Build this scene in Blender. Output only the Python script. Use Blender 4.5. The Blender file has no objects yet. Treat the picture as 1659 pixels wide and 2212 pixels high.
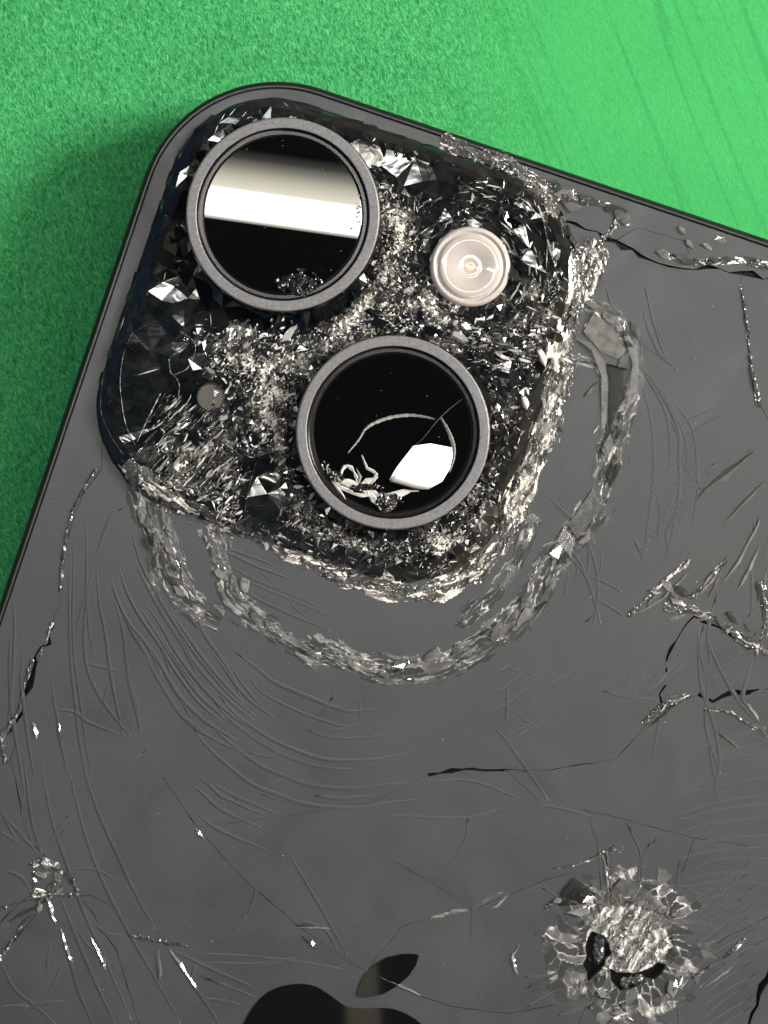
import bpy, bmesh, math, random
import numpy as np
from mathutils import Vector, Matrix, noise
from mathutils.geometry import delaunay_2d_cdt

random.seed(7)
rng = np.random.default_rng(11)
scene = bpy.context.scene
COL = scene.collection
MM = 0.001
D = 160.0                      # camera height above the back glass, mm
K = 76.9 / 2212.0              # mm per traced unit on the plane of the back glass

# ------------------------------------------------------------------ camera, world, lamps
cam = bpy.data.cameras.new('camera')
co = bpy.data.objects.new('camera', cam); COL.objects.link(co)
co.location = (0, 0, D * MM)
cam.sensor_fit = 'VERTICAL'
cam.angle = 2 * math.atan(38.45 / D)
cam.clip_start = 0.005; cam.clip_end = 20
scene.camera = co

w = bpy.data.worlds.new('World'); scene.world = w; w.use_nodes = True
nt = w.node_tree; nt.nodes.clear()
tc = nt.nodes.new('ShaderNodeTexCoord'); sp = nt.nodes.new('ShaderNodeSeparateXYZ')
nt.links.new(tc.outputs['Generated'], sp.inputs[0])
rz = nt.nodes.new('ShaderNodeValToRGB'); nt.links.new(sp.outputs['Z'], rz.inputs[0])
e = rz.color_ramp.elements
e[0].position = 0.0; e[0].color = (.30, .30, .31, 1)
e[1].position = 1.0; e[1].color = (.02, .021, .024, 1)
for p, c in ((.5, (.62, .62, .62, 1)), (.86, (.34, .34, .36, 1)), (.96, (.10, .104, .11, 1))):
    n_ = e.new(p); n_.color = c
mx = nt.nodes.new('ShaderNodeMapRange'); nt.links.new(sp.outputs['X'], mx.inputs[0])
mx.inputs[1].default_value = -.55; mx.inputs[2].default_value = .55
rx = nt.nodes.new('ShaderNodeValToRGB'); nt.links.new(mx.outputs[0], rx.inputs[0])
rx.color_ramp.elements[0].color = (.36, .55, .85, 1); rx.color_ramp.elements[1].color = (2.5, 1.95, 1.25, 1)
mul = nt.nodes.new('ShaderNodeMix'); mul.data_type = 'RGBA'; mul.blend_type = 'MULTIPLY'; mul.inputs[0].default_value = 1
nt.links.new(rz.outputs[0], mul.inputs[6]); nt.links.new(rx.outputs[0], mul.inputs[7])
bg = nt.nodes.new('ShaderNodeBackground'); bg.inputs[1].default_value = 0.38
wo = nt.nodes.new('ShaderNodeOutputWorld')
nt.links.new(mul.outputs[2], bg.inputs[0]); nt.links.new(bg.outputs[0], wo.inputs[0])

def area(name, loc, target, sx, sy, power, col, rot=None):
    l = bpy.data.lights.new(name, 'AREA'); l.shape = 'RECTANGLE'; l.size = sx; l.size_y = sy
    l.energy = power; l.color = col
    o = bpy.data.objects.new(name, l); COL.objects.link(o); o.location = loc
    if rot is not None: o.rotation_euler = rot
    else:
        d = Vector(target) - Vector(loc); o.rotation_euler = d.to_track_quat('-Z', 'Y').to_euler()
    return o
# the ceiling fixture mirrored in the upper lens, just above the phone
LAMP = Vector((-0.072, 0.2265, 1.35))
la = area('overhead_light', LAMP, None, 0.9, 0.052, 8.0, (1, .985, .94), (0, 0, math.radians(-8)))
l = la.data; l.use_nodes = True; ln = l.node_tree
ge = ln.nodes.new('ShaderNodeNewGeometry'); sx_ = ln.nodes.new('ShaderNodeSeparateXYZ')
ln.links.new(ge.outputs['Parametric'], sx_.inputs[0])
rr = ln.nodes.new('ShaderNodeValToRGB'); ln.links.new(sx_.outputs['Y'], rr.inputs[0])
ee = rr.color_ramp.elements
ee[0].position = 0; ee[0].color = (.03, .03, .027, 1); ee[1].position = 1; ee[1].color = (.0005, .0005, .0004, 1)
for p, c in ((.035, (.3, .3, .27, 1)), (.075, (1, 1, 1, 1)), (.37, (1, 1, 1, 1)), (.46, (.36, .345, .30, 1)), (.62, (.24, .23, .19, 1)), (.76, (.10, .098, .085, 1)), (.88, (.02, .02, .018, 1))):
    q = ee.new(p); q.color = c
em = [n for n in ln.nodes if n.type == 'EMISSION'][0]
ln.links.new(rr.outputs[0], em.inputs[0])
area('key_light', (.34, .085, .19), (0, 0, 0), .125, .125, 3.35, (1, .955, .87))  # key light from the right, brought close for falloff across the back
area('overhead_light', (-.9, 1.2, 1.6), (0, 0, 0), .9, .12, 4.0, (.92, .97, 1))  # unseen light, added so tilted facets have something bright to mirror
area('overhead_light', (.35, -1.1, 1.3), (0, 0, 0), .7, .12, 3.5, (1, .94, .84))  # another added light, warm, for reflections in the broken facets
area('overhead_light', (-.017, -.325, 1.35), None, .024, .16, .012, (1, .9, .6), (0, 0, math.radians(4)))  # narrow emitter added to show as a cream strip in the logo
scene.view_settings.view_transform = 'Standard'; scene.view_settings.look = 'None'
scene.view_settings.exposure = 0; scene.view_settings.gamma = 1
scene.cycles.max_bounces = 8; scene.cycles.transparent_max_bounces = 16
scene.cycles.use_denoising = True
scene.cycles.sample_clamp_indirect = 4

# ------------------------------------------------------------------ helpers
def P(x, y, z=0.0):
    """plan position (mm) of a traced point lying z mm above the back glass"""
    s = (D - z) / D
    return ((x - 829.5) * K * s, (1106 - y) * K * s)

def mesh_obj(name, verts, faces, mat, parent=None, smooth=False, z_auto=True):
    me = bpy.data.meshes.new(name)
    v = np.asarray(verts, dtype=np.float64) * MM
    me.from_pydata(v.tolist(), [], faces)
    if mat is not None: me.materials.append(mat)
    if smooth: me.polygons.foreach_set('use_smooth', [True] * len(me.polygons))
    me.update()
    o = bpy.data.objects.new(name, me); COL.objects.link(o)
    if parent is not None: o.parent = parent
    return o

def empty(name, parent=None, loc=(0, 0, 0)):
    o = bpy.data.objects.new(name, None); COL.objects.link(o); o.location = loc
    o.empty_display_size = .005
    if parent is not None: o.parent = parent
    return o

def lathe(cx, cy, prof, n=96):
    """prof: (r, z) pairs from outside to inside; a last r of 0 closes the disc"""
    v = []; f = []
    for r, z in prof:
        for i in range(n):
            a = 2 * math.pi * i / n
            v.append((cx + r * math.cos(a), cy + r * math.sin(a), z))
    for j in range(len(prof) - 1):
        for i in range(n):
            k = (i + 1) % n
            f.append((j * n + i, j * n + k, (j + 1) * n + k, (j + 1) * n + i))
    return v, f

def catmull(pts, n=8):
    pts = [np.array(p, float) for p in pts]
    if len(pts) < 3: 
        return [pts[0] + (pts[-1] - pts[0]) * t for t in np.linspace(0, 1, n + 1)]
    q = [2 * pts[0] - pts[1]] + pts + [2 * pts[-1] - pts[-2]]
    out = []
    for i in range(1, len(q) - 2):
        for t in np.linspace(0, 1, n, endpoint=False):
            a, b, c, d = q[i - 1], q[i], q[i + 1], q[i + 2]
            out.append(.5 * ((2 * b) + (c - a) * t + (2 * a - 5 * b + 4 * c - d) * t * t + (3 * b - a - 3 * c + d) * t ** 3))
    out.append(q[-2]); return out

def inside(px, py, poly):
    poly = np.asarray(poly); x = np.asarray(px); y = np.asarray(py)
    r = np.zeros(x.shape, bool); n = len(poly); j = n - 1
    for i in range(n):
        xi, yi = poly[i]; xj, yj = poly[j]
        c = ((yi > y) != (yj > y)) & (x < (xj - xi) * (y - yi) / ((yj - yi) if yj != yi else 1e-9) + xi)
        r ^= c; j = i
    return r

# ------------------------------------------------------------------ materials
def new_mat(name):
    m = bpy.data.materials.new(name); m.use_nodes = True
    return m, m.node_tree, m.node_tree.nodes['Principled BSDF']
def N(t, typ, **kw):
    n = t.nodes.new(typ)
    for k, v in kw.items(): setattr(n, k, v)
    return n
def ramp(t, src, stops):
    r = N(t, 'ShaderNodeValToRGB'); el = r.color_ramp.elements
    el[0].position, el[0].color = stops[0][0], (*stops[0][1], 1)
    el[1].position, el[1].color = stops[-1][0], (*stops[-1][1], 1)
    for p, c in stops[1:-1]:
        q = el.new(p); q.color = (*c, 1)
    t.links.new(src, r.inputs[0]); return r
def noise_tex(t, vec, scale, detail=2, rough=.5, dist=0):
    n = N(t, 'ShaderNodeTexNoise'); n.inputs['Scale'].default_value = scale
    n.inputs['Detail'].default_value = detail; n.inputs['Roughness'].default_value = rough
    n.inputs['Distortion'].default_value = dist
    t.links.new(vec, n.inputs['Vector']); return n
def bump(t, b, h, strength, dist):
    n = N(t, 'ShaderNodeBump'); n.inputs['Strength'].default_value = strength; n.inputs['Distance'].default_value = dist
    t.links.new(h, n.inputs['Height']); t.links.new(n.outputs[0], b.inputs['Normal']); return n
def pos(t):
    return N(t, 'ShaderNodeNewGeometry').outputs['Position']

# matte back glass
M_back, t, b = new_mat('matte_glass')
p = pos(t)
n1 = noise_tex(t, p, 9000, 2, .6); n2 = noise_tex(t, p, 60, 3, .5)
c1 = ramp(t, n1.outputs[0], [(.3, (.032, .0365, .0415)), (.7, (.064, .070, .0765))])
c2 = ramp(t, n2.outputs[0], [(.3, (.9, .92, .95)), (.7, (1.08, 1.06, 1.03))])
m = N(t, 'ShaderNodeMix', data_type='RGBA', blend_type='MULTIPLY'); m.inputs[0].default_value = 1
t.links.new(c1.outputs[0], m.inputs[6]); t.links.new(c2.outputs[0], m.inputs[7]); t.links.new(m.outputs[2], b.inputs['Base Color'])
n3 = noise_tex(t, p, 130, 5, .65, 1.5); r3 = ramp(t, n3.outputs[0], [(.35, (.30, .30, .30)), (.65, (.46, .46, .46))]); t.links.new(r3.outputs[0], b.inputs['Roughness']); b.inputs['Specular IOR Level'].default_value = .62
bump(t, b, n1.outputs[0], .25, .00002)

M_black, t, b = new_mat('glossy_black_glass')
b.inputs['Base Color'].default_value = (.004, .005, .006, 1); b.inputs['Roughness'].default_value = .03
M_void, t, b = new_mat('dark_inner_layer')
b.inputs['Base Color'].default_value = (.004, .004, .004, 1); b.inputs['Roughness'].default_value = .35
b.inputs['Specular IOR Level'].default_value = .2
M_obs, t, b = new_mat('shattered_black_glass')
p = pos(t); n1 = noise_tex(t, p, 900, 4, .6, .6)
c1 = ramp(t, n1.outputs[0], [(.35, (.002, .003, .004)), (.62, (.006, .008, .010)), (.8, (.022, .026, .028))])
t.links.new(c1.outputs[0], b.inputs['Base Color']); b.inputs['Roughness'].default_value = .06
b.inputs['Specular IOR Level'].default_value = .6
n2 = noise_tex(t, p, 2600, 3, .6, .3); bump(t, b, n2.outputs[0], .10, .00006)

M_frame, t, b = new_mat('anodised_frame')
p = pos(t); n1 = noise_tex(t, p, 5000, 2)
b.inputs['Base Color'].default_value = (.007, .0075, .008, 1); b.inputs['Metallic'].default_value = .4
b.inputs['Roughness'].default_value = .38
M_lip, t, b = new_mat('frame_chamfer')
b.inputs['Base Color'].default_value = (.10, .10, .105, 1); b.inputs['Metallic'].default_value = .8; b.inputs['Roughness'].default_value = .35
M_gasket, t, b = new_mat('black_gasket')
b.inputs['Base Color'].default_value = (.006, .006, .006, 1); b.inputs['Roughness'].default_value = .6

M_ring, t, b = new_mat('lens_ring_metal')
p = pos(t); n1 = noise_tex(t, p, 6500, 3, .7); n2 = noise_tex(t, p, 700, 2)
c1 = ramp(t, n1.outputs[0], [(.3, (.14, .14, .15)), (.7, (.27, .27, .285))])
t.links.new(c1.outputs[0], b.inputs['Base Color']); b.inputs['Metallic'].default_value = .35
b.inputs['Roughness'].default_value = .5; bump(t, b, n1.outputs[0], .4, .00003)
M_side, t, b = new_mat('lens_ring_side')
b.inputs['Base Color'].default_value = (.008, .008, .009, 1); b.inputs['Metallic'].default_value = .5; b.inputs['Roughness'].default_value = .25
M_cham, t, b = new_mat('lens_chamfer')
b.inputs['Base Color'].default_value = (.03, .03, .032, 1); b.inputs['Metallic'].default_value = .8; b.inputs['Roughness'].default_value = .18
M_lens, t, b = new_mat('lens_cover_glass')
b.inputs['Base Color'].default_value = (.002, .0025, .0025, 1); b.inputs['Roughness'].default_value = 0
M_iris, t, b = new_mat('lens_inner')
b.inputs['Base Color'].default_value = (.004, .005, .009, 1); b.inputs['Roughness'].default_value = .12

# crushed glass: each facet has its own clear, milky or powdery tone
def facet_mat(name, use_attr):
    m_, t, b = new_mat(name)
    if use_attr:
        a = N(t, 'ShaderNodeAttribute'); a.attribute_name = 'tone'; s = a.outputs['Fac']
    else:
        a = N(t, 'ShaderNodeObjectInfo'); s = a.outputs['Random']
    n1 = noise_tex(t, pos(t), 2600, 3, .6)
    c = ramp(t, s, [(0, (.80, .83, .83)), (.6, (.9, .91, .9)), (1, (.93, .91, .87))])
    t.links.new(c.outputs[0], b.inputs['Base Color'])
    tr_ = ramp(t, s, [(.0, (1, 1, 1)), (.60, (.97, .97, .97)), (.80, (.72, .72, .72)), (1, (.35, .35, .35))])
    t.links.new(tr_.outputs[0], b.inputs['Transmission Weight'])
    ro = ramp(t, s, [(0, (.0, .0, .0)), (.4, (.03, .03, .03)), (.75, (.22, .22, .22)), (1, (.12, .12, .12))])
    t.links.new(ro.outputs[0], b.inputs['Roughness'])
    b.inputs['IOR'].default_value = 1.52
    bump(t, b, n1.outputs[0], .3, .00005)
    return m_
M_crush = facet_mat('crushed_glass', True)
M_shard = facet_mat('glass_shard', False)

def shatter_mat(name, base0, base1):
    m_, t, b = new_mat(name)
    a = N(t, 'ShaderNodeAttribute'); a.attribute_name = 'white'
    n1 = noise_tex(t, pos(t), 1100, 4, .6, .6); n2 = noise_tex(t, pos(t), 5200, 3, .65)
    cb_ = ramp(t, n1.outputs[0], [(.35, base0), (.75, base1)])
    ad = N(t, 'ShaderNodeMath', operation='MULTIPLY_ADD'); t.links.new(n2.outputs[0], ad.inputs[0]); ad.inputs[1].default_value = .5
    sb = N(t, 'ShaderNodeMath', operation='ADD'); t.links.new(a.outputs['Fac'], sb.inputs[0]); sb.inputs[1].default_value = -.25
    t.links.new(sb.outputs[0], ad.inputs[2])
    rf = ramp(t, ad.outputs[0], [(.05, (0, 0, 0)), (.45, (.09, .09, .09)), (.72, (.36, .36, .36)), (.95, (1, 1, 1))])
    mm = N(t, 'ShaderNodeMix', data_type='RGBA'); t.links.new(rf.outputs[0], mm.inputs[0]); t.links.new(cb_.outputs[0], mm.inputs[6]); mm.inputs[7].default_value = (.82, .79, .74, 1)
    t.links.new(mm.outputs[2], b.inputs['Base Color'])
    b.inputs['Roughness'].default_value = .07; b.inputs['Specular IOR Level'].default_value = .75
    w1_ = noise_tex(t, pos(t), 520, 2, .5, 1.0)
    mxh = N(t, 'ShaderNodeMath', operation='MULTIPLY_ADD'); t.links.new(w1_.outputs[0], mxh.inputs[0]); mxh.inputs[1].default_value = 2.5; mxh.inputs[2].default_value = 0
    bump(t, b, mxh.outputs[0], .10, .00006)
    return m_
M_layer, t, b = new_mat('layered_clear_chips')
a = N(t, 'ShaderNodeAttribute'); a.attribute_name = 'white'
n1 = noise_tex(t, pos(t), 900, 3, .55, .4)
ml = N(t, 'ShaderNodeMath', operation='MULTIPLY'); t.links.new(a.outputs['Fac'], ml.inputs[0])
mr0 = N(t, 'ShaderNodeMapRange'); mr0.inputs[1].default_value = .3; mr0.inputs[2].default_value = .7; mr0.inputs[3].default_value = .55; mr0.inputs[4].default_value = 1.25
t.links.new(n1.outputs[0], mr0.inputs[0]); t.links.new(mr0.outputs[0], ml.inputs[1])
cl_ = ramp(t, ml.outputs[0], [(0, (.045, .048, .051)), (.3, (.15, .15, .15)), (.6, (.38, .37, .36)), (1, (.85, .83, .79))])
t.links.new(cl_.outputs[0], b.inputs['Base Color']); b.inputs['Roughness'].default_value = .2; b.inputs['Specular IOR Level'].default_value = .6
bump(t, b, n1.outputs[0], .15, .00008)
M_shat = shatter_mat('shattered_plateau_glass', (.002, .003, .004), (.010, .013, .015))
M_shatg = shatter_mat('shattered_grey_glass', (.035, .036, .037), (.08, .08, .08))

# thin clear flakes: fresnel gloss over what lies underneath
M_flake = bpy.data.materials.new('clear_glass_flake'); M_flake.use_nodes = True; t = M_flake.node_tree; t.nodes.clear()
out = N(t, 'ShaderNodeOutputMaterial'); tr = N(t, 'ShaderNodeBsdfTransparent'); tr.inputs[0].default_value = (.92, .93, .93, 1)
gl = N(t, 'ShaderNodeBsdfGlossy'); gl.inputs['Roughness'].default_value = .08; gl.inputs[0].default_value = (.9, .9, .88, 1)
df = N(t, 'ShaderNodeBsdfDiffuse'); df.inputs[0].default_value = (.40, .40, .39, 1)
oi = N(t, 'ShaderNodeObjectInfo')
n1 = noise_tex(t, pos(t), 1600, 3, .6)
ad = N(t, 'ShaderNodeMath', operation='MULTIPLY'); t.links.new(oi.outputs['Random'], ad.inputs[0]); t.links.new(n1.outputs[0], ad.inputs[1])
m1 = N(t, 'ShaderNodeMixShader'); t.links.new(ad.outputs[0], m1.inputs[0]); t.links.new(tr.outputs[0], m1.inputs[1]); t.links.new(df.outputs[0], m1.inputs[2])
fr = N(t, 'ShaderNodeFresnel'); fr.inputs[0].default_value = 1.7
m2 = N(t, 'ShaderNodeMixShader'); t.links.new(fr.outputs[0], m2.inputs[0]); t.links.new(m1.outputs[0], m2.inputs[1]); t.links.new(gl.outputs[0], m2.inputs[2])
t.links.new(m2.outputs[0], out.inputs[0])

M_flash, t, b = new_mat('flash_diffuser')
fn = noise_tex(t, pos(t), 380, 3, .5); fr_ = ramp(t, fn.outputs[0], [(.35, (.46, .43, .42)), (.65, (.52, .465, .43))]); t.links.new(fr_.outputs[0], b.inputs['Base Color']); b.inputs['Roughness'].default_value = .12
b.inputs['Subsurface Weight'].default_value = .0; b.inputs['Coat Weight'].default_value = .5
M_flash2, t, b = new_mat('flash_core')
b.inputs['Base Color'].default_value = (.60, .50, .37, 1); b.inputs['Roughness'].default_value = .12; b.inputs['Coat Weight'].default_value = .6
M_mesh, t, b = new_mat('microphone_mesh')
b.inputs['Base Color'].default_value = (.16, .155, .14, 1); b.inputs['Metallic'].default_value = .2; b.inputs['Roughness'].default_value = .4

# felt mat
M_mat, t, b = new_mat('green_felt')
p = pos(t)
mp = N(t, 'ShaderNodeMapping', vector_type='TEXTURE'); mp.inputs['Rotation'].default_value = (0, 0, math.radians(18)); mp.inputs['Scale'].default_value = (1, 2.3, 1)
t.links.new(p, mp.inputs[0])
f1 = noise_tex(t, mp.outputs[0], 5200, 3, .7, .9)
f2 = noise_tex(t, p, 90, 3, .5)
mp2 = N(t, 'ShaderNodeMapping', vector_type='TEXTURE'); mp2.inputs['Rotation'].default_value = (0, 0, math.radians(21)); mp2.inputs['Scale'].default_value = (1, 60, 1)
wv_ = noise_tex(t, p, 14, 1); va = N(t, 'ShaderNodeVectorMath', operation='SCALE'); va.inputs[3].default_value = .006
t.links.new(wv_.outputs['Color'], va.inputs[0]); vb = N(t, 'ShaderNodeVectorMath', operation='ADD'); t.links.new(p, vb.inputs[0]); t.links.new(va.outputs[0], vb.inputs[1])
t.links.new(vb.outputs[0], mp2.inputs[0])
st = noise_tex(t, mp2.outputs[0], 420, 2, .5)
rs = ramp(t, st.outputs[0], [(.49, (1, 1, 1)), (.515, (.80, .83, .84)), (.54, (1, 1, 1))])
sx2 = N(t, 'ShaderNodeSeparateXYZ'); t.links.new(p, sx2.inputs[0])
mr = N(t, 'ShaderNodeMapRange'); mr.inputs[1].default_value = .002; mr.inputs[2].default_value = .014; t.links.new(sx2.outputs[0], mr.inputs[0])
c1 = ramp(t, f1.outputs[0], [(.30, (.012, .135, .042)), (.5, (.043, .345, .105)), (.70, (.12, .56, .21))])
c1b = ramp(t, f1.outputs[0], [(.28, (.034, .335, .09)), (.5, (.046, .385, .105)), (.74, (.066, .44, .13))])
mfx = N(t, 'ShaderNodeMix', data_type='RGBA'); t.links.new(mr.outputs[0], mfx.inputs[0]); t.links.new(c1.outputs[0], mfx.inputs[6]); t.links.new(c1b.outputs[0], mfx.inputs[7])
c2 = ramp(t, f2.outputs[0], [(.3, (.93, .95, .93)), (.7, (1.06, 1.03, 1.06))])
m = N(t, 'ShaderNodeMix', data_type='RGBA', blend_type='MULTIPLY'); m.inputs[0].default_value = 1
t.links.new(mfx.outputs[2], m.inputs[6]); t.links.new(c2.outputs[0], m.inputs[7])
m3 = N(t, 'ShaderNodeMix', data_type='RGBA', blend_type='MULTIPLY'); t.links.new(mr.outputs[0], m3.inputs[0]); t.links.new(m.outputs[2], m3.inputs[6]); t.links.new(rs.outputs[0], m3.inputs[7])
t.links.new(m3.outputs[2], b.inputs['Base Color'])
b.inputs['Roughness'].default_value = .8; b.inputs['Specular IOR Level'].default_value = .2
b.inputs['Sheen Weight'].default_value = .0
bp = bump(t, b, f1.outputs[0], .8, .00010)
bs = N(t, 'ShaderNodeMapRange'); bs.inputs[3].default_value = 1.0; bs.inputs[4].default_value = .35; t.links.new(mr.outputs[0], bs.inputs[0]); t.links.new(bs.outputs[0], bp.inputs['Strength'])

# ------------------------------------------------------------------ mat
ZM = -7.65
o = mesh_obj('desk_mat', [(-300, -260, ZM), (300, -260, ZM), (300, 260, ZM), (-300, 260, ZM),
                          (-300, -260, ZM - 2), (300, -260, ZM - 2), (300, 260, ZM - 2), (-300, 260, ZM - 2)],
             [(0, 1, 2, 3), (7, 6, 5, 4), (0, 4, 5, 1), (1, 5, 6, 2), (2, 6, 7, 3), (3, 7, 4, 0)], M_mat)
o['label'] = 'bright green felt mat spread flat under the broken phone'; o['category'] = 'mat'

# ------------------------------------------------------------------ phone body
phone = empty('smartphone', None, (0, 0, ZM * MM))
phone['label'] = 'dark grey smartphone lying face down with shattered back glass and two camera lenses'
phone['category'] = 'smartphone'
class _Root: pass
root = empty('phone_body_pivot')   # replaced below by parenting with an offset
bpy.data.objects.remove(root)
def part(o, parent=phone):
    """parent while keeping the shape where it was modelled"""
    o.parent = parent
    o.matrix_parent_inverse = Matrix.Translation((0, 0, -ZM * MM)) if parent is phone else Matrix.Identity(4)
    return o

ANG = math.radians(18.67)
ux = np.array((math.cos(ANG), -math.sin(ANG))); vx = np.array((-math.sin(ANG), -math.cos(ANG)))   # right / down along the phone
corner = np.array(P(405.6, 89.5))
WID, LEN, RC = 71.5, 146.7, 10.6
def body_outline(inset, n=20):
    pts = []
    r = RC - inset
    for (cu, cv, a0) in ((RC, RC, 180), (WID - RC, RC, 270), (WID - RC, LEN - RC, 0), (RC, LEN - RC, 90)):
        for i in range(n + 1):
            a = math.radians(a0 + 90 * i / n)
            pts.append(corner + ux * (cu + r * math.cos(a)) + vx * (cv + r * math.sin(a)))
    return pts
def ring_stack(prof):
    v = []; f = []; n = None
    for ins, z in prof:
        L = body_outline(ins); n = len(L)
        v += [(q[0], q[1], z) for q in L]
    for j in range(len(prof) - 1):
        for i in range(n):
            k = (i + 1) % n
            f.append((j * n + i, j * n + k, (j + 1) * n + k, (j + 1) * n + i))
    return v, f
v, f = ring_stack([(1.2, -7.6), (.35, -7.6), (.06, -7.3), (0, -6.9), (0, -1.1), (.03, -.7), (.12, -.4), (.27, -.18), (.40, -.08)])
part(mesh_obj('frame', v, f, M_frame, smooth=True))
v, f = ring_stack([(.40, -.08), (.44, -.045), (.56, -.03), (.60, -.06), (.61, -.3)])
part(mesh_obj('frame_chamfer', v, f, M_lip, smooth=True))
v, f = ring_stack([(.60, -.25), (.80, -.25)])
part(mesh_obj('gasket', v, f, M_gasket))
L = body_outline(.6)
part(mesh_obj('inner_layer', [(q[0], q[1], -.52) for q in L], [tuple(range(len(L)))], M_void))

# ------------------------------------------------------------------ camera bump outline
BC = np.array(P(731, 734)); HB = 16.15; RB = 8.2
def bump_outline(inset, n=10, wob=0):
    pts = []; h = HB - inset; r = max(.5, RB - inset)
    for (su, sv, a0) in ((-1, -1, 180), (1, -1, 270), (1, 1, 0), (-1, 1, 90)):
        for i in range(n + 1):
            a = math.radians(a0 + 90 * i / n)
            pts.append(BC + ux * (su * (h - r) + r * math.cos(a)) + vx * (sv * (h - r) + r * math.sin(a)))
    return pts

# ------------------------------------------------------------------ back glass broken into plates
def jag(poly, amp, step=.7):
    """jagged fine polyline through traced points (mm)"""
    pts = [np.array(P(*q)) for q in poly]; out = []
    for a, b_ in zip(pts[:-1], pts[1:]):
        n = max(1, int(np.linalg.norm(b_ - a) / step)); d = (b_ - a) / max(1e-9, np.linalg.norm(b_ - a)); nn = np.array((-d[1], d[0]))
        for i in range(n): out.append(a + (b_ - a) * i / n + (nn * random.gauss(0, amp) if i else 0))
    out.append(pts[-1]); return out
def crack_poly(line, w0, w1, taper=True):
    n = len(line); Lp = []; Rp = []
    for i, q in enumerate(line):
        d = line[min(n - 1, i + 1)] - line[max(0, i - 1)]; d = d / max(1e-9, np.linalg.norm(d)); nn = np.array((-d[1], d[0]))
        s = (w0 + (w1 - w0) * random.random() ** 2)
        Lp.append(q + nn * s * random.uniform(.3, .7)); Rp.append(q - nn * s * random.uniform(.3, .7))
    return Lp + Rp[::-1]

CR = []   # (traced line, jag amplitude, min width mm, max width mm)
CR += [([(226, 860), (219, 1012), (178, 1070), (158, 1120), (137, 1200), (132, 1290), (113, 1350)], .03, .02, .07)]
CR += [([(113, 1350), (108, 1390), (80, 1420), (62, 1480), (55, 1530), (22, 1580)], .14, .25, .75)]
CR += [([(22, 1580), (32, 1600), (22, 1640), (30, 1668), (45, 1760), (66, 1820), (110, 1860), (160, 1920), (210, 1990), (250, 2050), (300, 2212)], .05, .02, .09)]
CR += [([(22, 1580), (-10, 1625), (-60, 1660)], .05, .05, .15)]
CR += [([(1195, 468), (1290, 500), (1330, 520), (1400, 560), (1470, 580), (1530, 575), (1600, 590), (1700, 600)], .12, .06, .55)]
CR += [([(1330, 520), (1380, 490), (1420, 505), (1480, 520), (1500, 577)], .08, .02, .1)]
CR += [([(1600, 590), (1612, 700), (1620, 790), (1635, 860), (1680, 950)], .04, .02, .08)]
CR += [([(1700, 1480), (1640, 1492), (1580, 1496), (1540, 1515), (1500, 1500), (1420, 1540), (1330, 1640), (1180, 1665), (1090, 1662), (1000, 1664), (925, 1672)], .04, .02, .08)]
CR += [([(1640, 1492), (1580, 1496), (1540, 1515), (1508, 1500)], .08, .3, .75)]
CR += [([(1090, 1664), (1000, 1662), (925, 1674)], .05, .12, .34)]
CR += [([(925, 1672), (800, 1735), (640, 1760), (425, 1787), (352, 1680)], .02, .012, .03)]
CR += [([(352, 1680), (425, 1787), (528, 1901), (649, 2005), (757, 2080), (790, 2097), (861, 2130), (911, 2153), (974, 2174), (1099, 2190), (1200, 2170)], .02, .02, .06)]
CR += [([(1420, 1540), (1450, 1400), (1500, 1330), (1600, 1380), (1700, 1420)], .10, .08, .4)]
CR += [([(1090, 1662), (1180, 1745), (1310, 1760), (1500, 1810), (1700, 1840)], .03, .015, .05)]
CR += [([(1500, 1810), (1480, 1870), (1430, 1970), (1390, 1990)], .04, .02, .06)]
CR += [([(1180, 1745), (1270, 1750), (1290, 1830), (1300, 1960)], .04, .02, .06)]
CR += [([(1020, 1965), (1180, 1900), (1240, 1885)], .03, .015, .04), ([(1300, 2110), (1250, 2212)], .05, .03, .1), ([(1430, 2120), (1500, 2060), (1700, 1960)], .04, .02, .06)]
CR += [([(850, 1860), (940, 1910), (1020, 1965), (1015, 2030)], .03, .015, .04), ([(1020, 1965), (930, 1985), (870, 2000), (800, 2085)], .03, .015, .04)]
CR += [([(1600, 2250), (1640, 2150), (1665, 2095), (1720, 2040)], .1, .2, .7)]
CR += [([(-20, 2010), (45, 1950), (105, 1932), (200, 1935), (250, 1960), (290, 2028), (410, 2045)], .05, .02, .08)]
CR += [([(105, 1932), (70, 1985), (8, 2060), (-10, 2100)], .05, .03, .12)]
def z2(X_, Y_): return (1080 + X_ * .349, 1771 + Y_ * .349)
HOLES = [[z2(*q) for q in ((570, 690), (530, 780), (515, 900), (545, 1000), (600, 950), (640, 910), (690, 830), (650, 720))],
         [z2(*q) for q in ((680, 920), (690, 1000), (745, 1060), (860, 1020), (1000, 950), (1030, 900), (980, 880), (900, 930), (780, 945))]]
LOGO_LEAF = [(905, 2063), (899, 2084), (882, 2109), (857, 2130), (828, 2147), (794, 2154), (771, 2151), (776, 2130), (786, 2107), (807, 2084), (836, 2067), (869, 2060), (894, 2060)]
LOGO_BODY = [(520, 2240), (527, 2212), (544, 2180), (569, 2151), (599, 2133), (640, 2125), (678, 2129), (707, 2145), (732, 2163), (753, 2175), (790, 2178), (828, 2177), (853, 2180), (882, 2192), (910, 2212), (940, 2250),
             (915, 2290), (905, 2350), (925, 2400), (960, 2430), (920, 2510), (850, 2570), (740, 2560), (640, 2570), (560, 2500), (515, 2400), (500, 2310)]
LOGO_BODY_S = None
verts2 = []; edges2 = []
def add_loop(pts):
    s = len(verts2); verts2.extend([Vector((float(q[0]), float(q[1]))) for q in pts]); n = len(pts)
    edges2.extend([(s + i, s + (i + 1) % n) for i in range(n)])
glass_out = body_outline(.74); add_loop(glass_out)
gaps = []
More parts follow.
